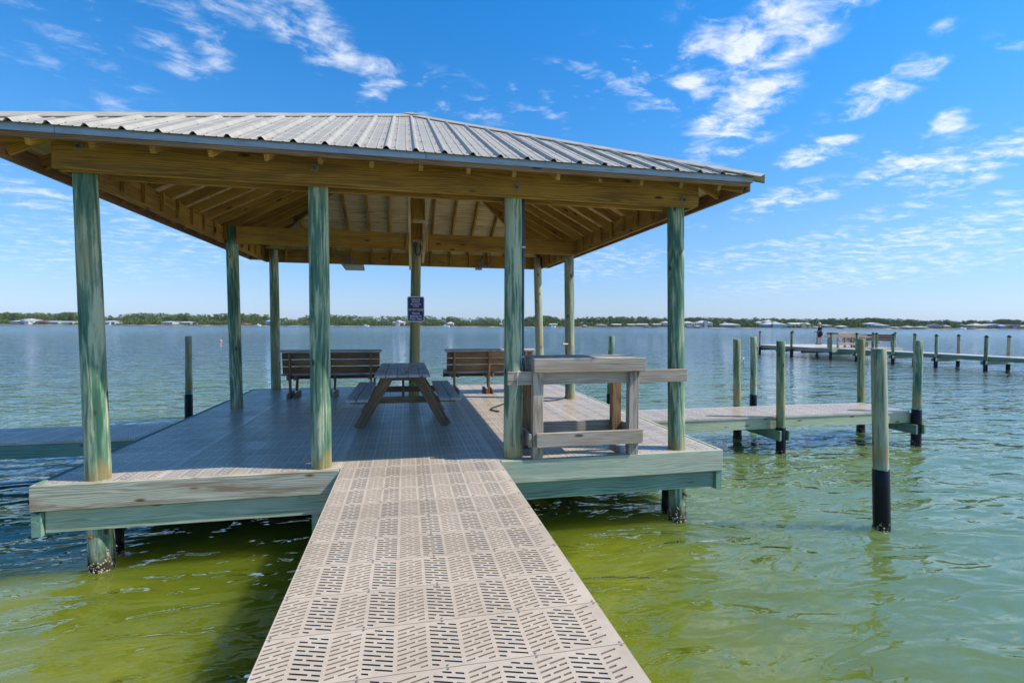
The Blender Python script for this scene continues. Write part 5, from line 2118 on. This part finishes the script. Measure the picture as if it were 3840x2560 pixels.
rt = random.Random(11)
NT_TREES = 300
for i in range(NT_TREES):
    px = -60 + (3960 * (i + rt.random()) / NT_TREES)
    hb = near_house(px)
    dep = DS + (rt.uniform(20, 48) if hb is not None else rt.choice([rt.uniform(11, 22), rt.uniform(18, 45)]))
    if hb is not None and hb > 15:
        dep = DS + hb + rt.uniform(12, 24)
    front = dep < DS + 22
    yt = topline(px) + (rt.uniform(0, 8) if not front else rt.uniform(6, 24))
    if px > 2500 and front:
        yt = topline(px) + rt.uniform(8, 22)
    if rt.random() < 0.10:
        yt -= rt.uniform(1, 4)
    zg = WZ + 1.0
    zt = zpx(px, yt, dep)
    H = max(3.0, zt - zg)
    kinds = [v for v in variants if v[0] == ('pine' if rt.random() < (0.72 if not front else 0.5) else 'oak')]
    kind, crown, tr = rt.choice(kinds)
    s = H / (10.0 if kind == 'pine' else 9.7)
    c = shore(px, dep, zg)
    sw_ = s * rt.uniform(0.95, 1.35)
    mw = Matrix.Translation(c) @ Matrix.Rotation(rt.uniform(0, 6.28), 4, 'Z') @ Matrix.Diagonal((sw_, sw_, s, 1))
    e = bpy.data.objects.new('pine_tree' if kind == 'pine' else 'oak_tree', None)
    col.objects.link(e)
    place(e, mw)
    tag(e, 'tall pine in the wood along the far shore' if kind == 'pine' else 'round leafy tree in the wood along the far shore', 'tree', 'pines along the far shore' if kind == 'pine' else 'leafy trees along the far shore')
    for nm, me in (('trunk', tr), ('crown', crown)):
        o = bpy.data.objects.new(nm, me)
        col.objects.link(o)
        o.parent = e
        WM[o.name] = mw

# the rest of the wood, one mass
pool = []
for i in range(14):
    kind = 'pine' if i < 9 else 'oak'
    rg = np.random.default_rng(300 + i)
    q, _ = crown_arrays(kind, 10.0, rg)
    pool.append(q)
parts = []
for i in range(2400):
    px = rt.uniform(-500, 4340) if i < 1500 else rt.uniform(1900, 4000)
    dep = DS + rt.uniform(26, 70)
    hb = near_house(px)
    if hb is not None and hb > 15:
        dep = DS + hb + rt.uniform(14, 30)
    yt = topline(px) + rt.uniform(1, 20)
    zg = WZ + 1.0
    H = max(2.5, zpx(px, yt, dep) - zg)
    q = pool[rt.randrange(14)]
    sel = q[:: 2] if rt.random() < 0.6 else q
    s = H / 10.0
    a = rt.uniform(0, 6.28)
    ca, sa = math.cos(a), math.sin(a)
    rot = np.array([[ca, -sa, 0], [sa, ca, 0], [0, 0, 1]])
    c = shore(px, dep, zg)
    sw_ = s * rt.uniform(1.2, 1.7)
    pp = (sel * np.array([sw_, sw_, s])) @ rot.T + np.array(c)
    parts.append(pp)
# undergrowth along the edge of the wood
rg = np.random.default_rng(77)
for i in range(1300):
    px = rt.uniform(-300, 4140)
    hb = near_house(px)
    dep = DS + (rt.uniform(10, 24) if hb is None else rt.uniform(22, 30))
    H = rt.uniform(1.2, 4.2)
    c = shore(px, dep, WZ + 0.9 + H * 0.4)
    parts.append(leaf_quads(tuple(c), (H * 0.9, H * 0.9, H * 0.55), 40, 0.42, rg))
wood_me = quads_mesh('far_wood', np.concatenate(parts), M['leaf'])
tag(obj('far_wood', wood_me), 'dense green wood filling the far shore behind the houses', 'wood', kind='stuff')

# a small orange float far out on the water
c = Vector((-22.8, 70.0, WZ + 0.04))
mb = MB()
mb.tube([c + Vector((0, 0, z_)) for z_ in (-0.14, -0.09, 0.0, 0.09, 0.15)], [0.05, 0.13, 0.16, 0.13, 0.04], 10)
tag(mb.build('buoy', simple('orange_float', (0.75, 0.22, 0.06), 0.5), None, None, True), 'tiny orange float on the open water at left', 'buoy')

# palms by the villas
def palm(px, ytop, back, lb):
    dep = DS + back
    zg = WZ + 0.8
    H = zpx(px, ytop, dep) - zg
    c = shore(px, dep, zg)
    e = bpy.data.objects.new('palm_tree', None)
    col.objects.link(e)
    place(e, Matrix.Translation(c))
    tag(e, lb, 'tree', 'palms by the villas')
    mb = MB()
    mb.tube([(0, 0, -0.5), (0.1, 0, H * 0.5), (0, 0, H * 0.9)], [0.2, 0.16, 0.14], 6)
    mb.build('trunk', M['bark'], e, Matrix.Translation(c), True)
    mb = MB()
    rr_ = random.Random(int(px))
    for k_ in range(22):
        a = rr_.uniform(0, 6.283)
        up_ = rr_.uniform(-0.5, 1.0)
        L_ = rr_.uniform(1.2, 1.8)
        d = Vector((math.cos(a), math.sin(a), 0))
        s_ = Vector((-math.sin(a), math.cos(a), 0)) * 0.22
        p0 = Vector((0, 0, H * 0.9))
        p1 = p0 + d * L_ * 0.5 + Vector((0, 0, up_ * 0.7))
        p2 = p0 + d * L_ + Vector((0, 0, up_ * 0.7 - 0.6))
        mb.add([p0 - s_ * 0.3, p0 + s_ * 0.3, p1 + s_, p1 - s_, p2], [(0, 1, 2, 3), (3, 2, 4)])
    mb.build('crown', M['leaf2'], e, Matrix.Translation(c))


for (px, yt, bk, lb) in ((2694, 1204, 6, 'palm left of the long low house'), (2752, 1199, 22, 'palm behind the long low house'), (2816, 1216, 4, 'low palm left of the aqua villa'), (2826, 1206, 14, 'palm behind the left wing of the aqua villa'), (2894, 1201, 7, 'palm in front of the upper white block of the villa'),
                         (2928, 1205, 24, 'palm behind the right wing of the aqua villa'), (2975, 1217, 3, 'low palm at the left end of the cream house'), (3028, 1219, 3, 'low palm at the right end of the cream house'), (3045, 1217, 5, 'palm between the cream house and the angler'), (3075, 1217, 5, 'palm standing behind the angler')):
    palm(px, yt, bk, lb)

# ------------------------------------------------------------------ sea haze
hz_ = bpy.data.materials.new('haze')
hz_.use_nodes = True
hz_.node_tree.nodes.clear()
_o = hz_.node_tree.nodes.new('ShaderNodeOutputMaterial')
_v = hz_.node_tree.nodes.new('ShaderNodeVolumePrincipled')
_v.inputs['Color'].default_value = (0.80, 0.88, 1.0, 1)
_v.inputs['Density'].default_value = 0.00011
hz_.node_tree.links.new(_v.outputs[0], _o.inputs['Volume'])
mb = MB()
mb.box((-6200, -6200, WZ - 1.2), (6200, 6200, 16))
tag(mb.build('haze', hz_), 'faint sea haze over the bay', 'haze', kind='stuff')
